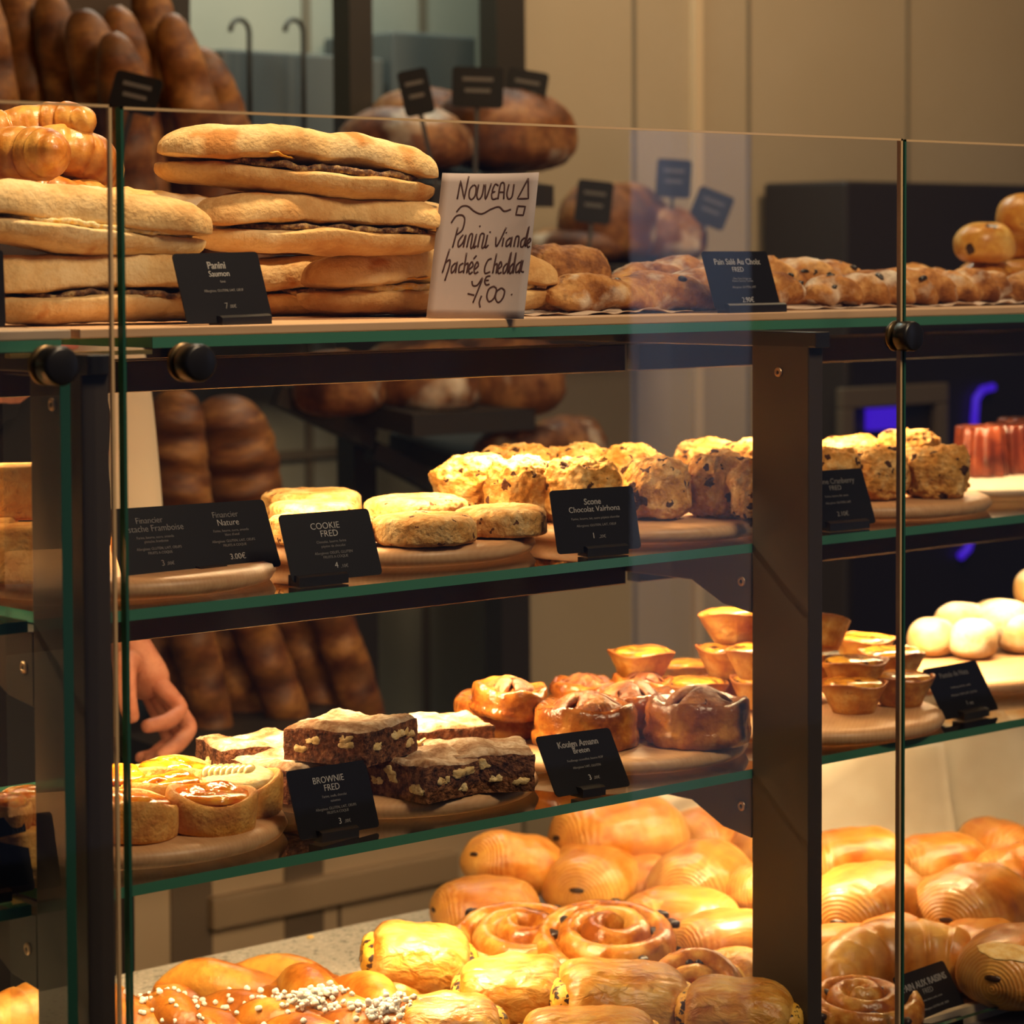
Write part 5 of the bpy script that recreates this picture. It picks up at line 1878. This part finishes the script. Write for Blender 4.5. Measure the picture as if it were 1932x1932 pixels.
UP = [((40, -60), (110, 560), 2.98), ((105, -20), (190, 560), 2.93), ((160, 15), (265, 560), 2.87), ((215, 10), (320, 560), 2.95),
      ((285, -60), (395, 560), 3.00), ((330, 20), (440, 560), 2.92), ((375, 85), (500, 560), 2.98), ((210, 60), (285, 560), 2.80), ((-20, -20), (30, 560), 2.9)]
UL = ['dark baguette in the upper bin second from the frame edge', 'baguette in the upper bin behind the croissant heap', 'broad baguette in the upper bin above the pane corner', 'baguette in the upper bin behind the small black card',
      'tall dark baguette reaching the top of the frame', 'reddish baguette in the upper bin beside the tall dark one', 'short leaning baguette at the outer end of the upper bin', 'orange baguette in front of the upper bin under the card', 'baguette in the upper bin at the frame edge']
for i, (a, b, Y) in enumerate(UP):
    baguette(UL[i], a, b, Y, .064 if i not in (2, 6) else .072, i)
LO = [((235, 1000), (345, 1430), 2.95), ((300, 990), (425, 1430), 2.88), ((360, 990), (498, 1430), 2.94), ((425, 990), (565, 1430), 2.88), ((490, 1000), (640, 1430), 2.94), ((560, 1010), (722, 1430), 2.88)]
LL = ['baguette in the lower bin behind the hand', 'baguette in the lower bin next to the hand', 'baguette in the middle of the lower bin behind the crowning brownie', 'golden baguette in the lower bin behind the brownies',
      'baguette in the lower bin last but one from the grey wall', 'outermost baguette of the lower bin against the grey wall']
for i, (a, b, Y) in enumerate(LO):
    baguette(LL[i], a, b, Y, .060, i + 1)
baguette('fat loaf standing behind the Financier card beside the cream sleeve', (350, 735), (335, 1080), 2.86, .080, 0)
baguette('fat dark loaf leaning behind the Cookie card', (425, 738), (478, 1100), 2.90, .105, 2)
baguette('shaded loaf between the two fat ones', (395, 760), (420, 1100), 3.0, .08, 3)

# big dark loaves on the rack trays
LM = []
for s in range(3):
    v, f = blob(.115, .09, .115, ez=.8, zc=.42, amp=.009, scale=16, seed=1100 + s, nu=40, nv=22)
    LM.append(pydata(v, f))
for i, (px, py, Y, k, kz, lab) in enumerate([
        (765, 325, 2.84, .80, .98, 'floury round loaf on the top tray behind the crowning roll'),
        (950, 325, 2.84, .95, 1.05, 'broad dark loaf on the top tray above the handwritten sheet'),
        (800, 300, 2.98, .85, 1.05, 'dark loaf at the back of the top tray under the tilted card'),
        (640, 785, 2.86, .70, 1.1, 'dark loaf on the second tray below the top shelf'),
        (790, 785, 2.86, .85, 1.1, 'dark loaf on the second tray behind the green glass edge'),
        (945, 785, 2.84, .85, 1.2, 'orange loaf at the end of the second tray'),
        (985, 895, 2.86, .62, 1.0, 'small orange loaf on the short tray behind the scones'),
        (1070, 895, 2.86, .55, 1.35, 'dark pointed loaf at the end of the short tray')]):
    p = ony(px, py, Y)
    put('round_loaf', LM[i % 3], M['bigloaf'], lab, 'loaf', (p.x, p.y, p.z), (0, 0, 30 * i - 40), 'dark round loaves on the rack', (k, k, k * kz))

# wall shelf with loaves behind the savoury sticks
a, b = ony(1050, 500, 2.98), ony(1400, 500, 2.98)
ws = tag(obj('wall_shelf', MB().box(a.x, b.x, 2.9, 3.2, a.z - .02, a.z).mesh(bevel=.002), M['rack']), 'dark wall shelf carrying loaves behind the savoury sticks', 'shelf')
for i, (px, Y, k, kz, lab) in enumerate([(1160, 3.0, .88, 1.25, 'tall brown loaf on the wall shelf behind the black cards'), (1245, 2.98, .80, .98, 'paler loaf on the wall shelf beside the tall one'), (1090, 3.02, .75, .7, 'low loaf on the wall shelf behind the grainy bread')]):
    p = ony(px, 490, Y)
    put('round_loaf', LM[i], M['bigloaf'], lab, 'loaf', (p.x, p.y, a.z), (0, 0, 50 * i), 'dark round loaves on the wall shelf', (k, k, k * kz))


def far_card(label, px, py, Y, w, h, roll, yaw=-40, stick_=.10):
    p = ony(px, py, Y)
    t = standing('price_card', label, 'price card', p.x, p.y, p.z - EYE - h / 2, yaw, 8, roll, 'small black cards on sticks')
    v, f = prism(round_rect(w, h, .006), -.002, 0, 'z')
    obj('panel', MB().add(v, f).mesh(), M['card'], t, smooth=False)
    for k, (yy, ww) in enumerate(((.70, .6), (.42, .5))):
        obj('lettering', MB().box(-w * ww / 2, w * ww / 2, h * yy - .0025, h * yy + .0025, .0001, .0004).mesh(), M['ink_far'], t)
    obj('stick', MB().box(-.003, .003, -stick_, h * .2, -.006, -.003).mesh(), M['rack'], t)


far_card('small black card on a stick in front of the upper baguettes', 246, 174, 2.60, .056, .045, -14, stick_=.235)
far_card('narrow tilted black card stuck in the dark loaves', 794, 172, 2.72, .040, .062, 12)
far_card('black card stuck in the broad dark loaf', 900, 164, 2.74, .070, .056, -2)
far_card('tilted black card beside the one in the broad dark loaf', 986, 168, 2.80, .058, .056, -10)
far_card('black card before the tall brown loaf on the wall shelf', 1116, 380, 2.88, .054, .064, -7)
far_card('topmost black card above the paler wall shelf loaf', 1269, 336, 2.92, .054, .060, -4)
far_card('slanted black card beside the paler wall shelf loaf', 1330, 390, 2.90, .058, .056, -22)

# dark machine with blue lights behind the rolls
a, b = ony(1432, 342, 3.19), ony(2350, 342, 2.97)
mz = ony(1700, 342, 2.97).z
mc = thing('dark_machine', 'large dark grey machine cabinet with blue lights behind the rolls', 'machine', (a.x, 2.97, 0))
WX = b.x - a.x
obj('body', MB().box(0, WX, .02, .21, ony(1700, 1395, 2.98).z, mz).mesh(bevel=.006), M['slate'], mc)
obj('base', MB().box(0, WX, .03, .21, 0, ony(1700, 1395, 2.98).z).mesh(), M['cab'], mc)
obj('lower_panel', MB().box(0.01, WX - .01, .012, .02, ony(1700, 1390, 2.98).z, ony(1700, 620, 2.98).z).mesh(), simple('black_panel', (.012, .008, .008), .4), mc)
q = lambda px, py: (ony(px, py, 2.975).x - a.x, ony(px, py, 2.975).z)
(x0, z0), (x1, z1) = q(1582, 900), q(1782, 722)
fm_ = MB()
for (aa, bb, c0, c1) in ((x0, x1, z1 - .035, z1), (x0, x0 + .03, z0, z1 - .035), (x1 - .03, x1, z0, z1 - .035)):
    fm_.box(aa, bb, -.005, .012, c0, c1)
obj('screen_frame', fm_.mesh(bevel=.003), simple('dull_frame', (.10, .075, .05), .4), mc)
(x0, z0), (x1, z1) = q(1638, 812), q(1698, 768)
obj('blue_screen', MB().box(x0, x1, -.002, .012, z0, z1).mesh(), M['blue'], mc)
(x0, z0), (x1, z1) = q(1640, 850), q(1690, 832)
obj('blue_indicator', MB().box(x0, x1, .0, .012, z0, z1).mesh(), simple('dim_blue', (0, 0, 0), .5, 0, .5, ((.06, .03, .8), .15)), mc)
pts = [q(1872, 730), q(1852, 735), q(1840, 752), q(1837, 790), q(1836, 900), q(1834, 1000), q(1825, 1035), q(1810, 1050)]
v, f = rope([Vector((x, .003, z)) for x, z in pts], lambda t: .0072, 10, 1, Vector((0, 1, 0)))
obj('blue_tube', pydata(v, f), M['blue'], mc)

# ------------------------------------------------------------------ lamp fittings on the ceiling
for i, (x, y) in enumerate(((1.38, 1.60), (1.75, 1.45), (2.2, 2.1))):
    v, f = lathe([(.03, 0), (.035, .02), (.035, .10), (.01, .11), (.01, 2.95 - EYE - 1.26)], 24)
    tag(obj('spot_lamp', pydata(v, f), M['rack'], loc=(x, y, EYE + 1.26)), ['spot lamp over the end bay out of view', 'spot lamp over the middle of the counter out of view', 'spot lamp over the bun pile out of view'][i], 'lamp', 'spot lamps')

# ------------------------------------------------------------------ the person reaching in behind the post


def skin_body(name, chains, mt, parent=None, sub=2):
    """chains: list of [(point, radius) ...]; the first point of later chains may be an index pair (chain, i) to branch from"""
    verts, edges, rad, idx = [], [], [], []
    for ch in chains:
        ids = []
        for k, (p, r) in enumerate(ch):
            if isinstance(p, tuple) and len(p) == 2 and isinstance(p[0], int) and isinstance(p[1], int):
                ids.append(idx[p[0]][p[1]])
                continue
            verts.append(tuple(p))
            rad.append(r if isinstance(r, tuple) else (r, r))
            ids.append(len(verts) - 1)
        for k in range(len(ids) - 1):
            edges.append((ids[k], ids[k + 1]))
        idx.append(ids)
    me = bpy.data.meshes.new(name)
    me.from_pydata(verts, edges, [])
    o = bpy.data.objects.new(name, me)
    COL.objects.link(o)
    md = o.modifiers.new('skin', 'SKIN')
    md.use_smooth_shade = True
    for i, sv in enumerate(me.skin_vertices[0].data):
        sv.radius = rad[i]
        sv.use_root = (i == 0)
    ms = o.modifiers.new('sub', 'SUBSURF')
    ms.levels = sub
    ms.render_levels = sub
    dg = bpy.context.evaluated_depsgraph_get()
    m2 = bpy.data.meshes.new_from_object(o.evaluated_get(dg))
    bpy.data.objects.remove(o)
    m2.polygons.foreach_set('use_smooth', [True] * len(m2.polygons))
    m2.materials.clear()
    return obj(name, m2, mt, parent)


YH = 2.30
H_ = lambda px, py, dy=0.0: ony(px, py, YH + dy)
base = ony(-60, 800, 2.45)
hz = base.copy()
hip = Vector((base.x, base.y, .92))
chest = Vector((base.x + .02, base.y - .02, 1.20))
neck = Vector((base.x + .02, base.y - .04, 1.40))
head = Vector((base.x + .0, base.y - .06, 1.525))
shoulder = ony(185, 655, 2.36)
elbow = ony(232, 1000, 2.37)
wrist = H_(228, 1195, .02)
person = thing('person', 'person in a black apron and cream sleeve reaching down with one hand behind the tarts', 'person', (0, 0, 0))
chains = [
    [(hip, (.15, .11)), (Vector((base.x, base.y, 1.05)), (.135, .10)), (chest, (.15, .105)), (Vector((base.x + .02, base.y - .03, 1.30)), (.11, .08)), (neck, .055), (head, (.075, .085)), (head + Vector((0, -.005, .08)), (.07, .08))],
    [((0, 3), 0), (shoulder, .05), ((shoulder + elbow) / 2, .043), (elbow, .036), (wrist + (elbow - wrist) * .45, .032), (wrist, (.024, .020))],
    [((0, 0), 0), (Vector((base.x - .09, base.y, .85)), .085), (Vector((base.x - .09, base.y - .01, .48)), .062), (Vector((base.x - .09, base.y + .02, .09)), .045), (Vector((base.x - .09, base.y - .12, .04)), .035)],
    [((0, 0), 0), (Vector((base.x + .09, base.y, .85)), .085), (Vector((base.x + .09, base.y - .01, .48)), .062), (Vector((base.x + .09, base.y + .02, .09)), .045), (Vector((base.x + .09, base.y - .12, .04)), .035)],
    [((0, 3), 0), (Vector((base.x - .17, base.y - .01, 1.28)), .055), (Vector((base.x - .21, base.y - .02, 1.02)), .04), (Vector((base.x - .20, base.y - .08, .80)), .03)],
]
# hand: palm, four fingers curling back under, thumb on the near side
palm1, palm2 = H_(262, 1262, .0), H_(292, 1318, -.005)
chains[1] += [(palm1, (.040, .025)), (palm2, (.039, .022))]
skin_body('body', chains, M['skin'], person)
FING = [  # knuckle, middle joint, last joint, tip (px, py, depth)
    [(300, 1290, -.030), (343, 1338, -.040), (318, 1362, -.058), (270, 1372, -.066)],
    [(318, 1318, -.006), (361, 1375, -.016), (332, 1408, -.032), (296, 1428, -.040)],
    [(308, 1330, .012), (348, 1392, .006), (306, 1428, -.010), (272, 1436, -.018)],
    [(294, 1338, .028), (322, 1398, .024), (286, 1428, .010), (258, 1430, .004)],
]
FR = [(.0112, .0102, .0092, .0072), (.0115, .0104, .0094, .0072), (.0106, .0098, .0088, .0068), (.0095, .0088, .0080, .0064)]
for fi, (pts, rr) in enumerate(zip(FING, FR)):
    P = [H_(*p) for p in pts]
    root = palm1.lerp(P[0], .35)
    mid = [P[0].lerp(P[1], .55), P[1].lerp(P[2], .5), P[2].lerp(P[3], .55)]
    ch = [(root, .0105), (P[0], rr[0]), (mid[0], rr[1] * .97), (P[1], rr[1] * 1.04), (mid[1], rr[2]), (P[2], rr[2] * 1.02), (mid[2], rr[3] * 1.12), (P[3], rr[3])]
    skin_body('finger', [ch], M['skin'], person)
th = [H_(236, 1245, -.040), H_(236, 1290, -.062), H_(240, 1330, -.068), H_(252, 1362, -.064)]
skin_body('thumb', [[(palm1.lerp(th[0], .4), .014), (th[0], .0140), (th[1], .0120), (th[2], .0108), (th[3], .0078)]], M['skin'], person)
skin_body('sleeve', [[(shoulder + Vector((-.03, 0, .02)), .060), (shoulder, .058), ((shoulder + elbow) / 2, .052), (elbow, .047), (elbow + (wrist - elbow) * .12, .046)]], M['sleeve'], person)
def fatter(ch, d):
    out = []
    for p, r in ch:
        r = r if isinstance(r, tuple) else (r, r)
        out.append((p, (r[0] + d, r[1] + d) if r != (0, 0) else 0))
    return out


clothes = [fatter(chains[0][:4], .020) + [(neck + Vector((0, 0, -.03)), .085), (neck + Vector((0, 0, .055)), .078)], fatter(chains[1][:2], .012), fatter(chains[2][:4], .02), fatter(chains[3][:4], .02), fatter(chains[4], .016)]
skin_body('black_apron', clothes, M['apron'], person)
v, f = blob(.014, .004, .028, nu=20, nv=12)
bp_ = ony(243, 768, 2.36) + Vector((-.045, -.05, 0))
fdir = Vector((.45, -.89, 0))
v, f = blob(.088, .092, .19, ez=.9, zc=.5, nu=32, nv=20)
v = [p for p in v if True]
hr = obj('hair', pydata(v, f), M['hair'], person, head + Vector((-.01, .022, -.035)))
for sgn in (-1, 1):
    e_ = head + fdir * .078 + Vector((-fdir.y, fdir.x, 0)) * (.031 * sgn) + Vector((0, 0, .03))
    v, f = blob(.011, .011, .016, nu=16, nv=10)
    obj('eye', pydata(v, f), simple('eye_white', (.7, .68, .62), .2), person, e_ - Vector((0, 0, .008)))
    ea = head + Vector((-fdir.y, fdir.x, 0)) * (.082 * sgn) + Vector((0, 0, .0))
    v, f = blob(.010, .016, .05, nu=16, nv=10)
    obj('ear', pydata(v, f), M['skin'], person, ea)
v, f = blob(.014, .016, .042, nu=16, nv=12, ez=.8, zc=.3)
obj('nose', pydata(v, f), M['skin'], person, head + fdir * .086 + Vector((0, 0, -.012)))
v, f = blob(.022, .008, .012, nu=18, nv=8)
obj('mouth', pydata(v, f), simple('lips', (.45, .14, .10), .5), person, head + fdir * .082 + Vector((0, 0, -.045)), (0, 0, math.atan2(fdir.y, fdir.x) + PI / 2))
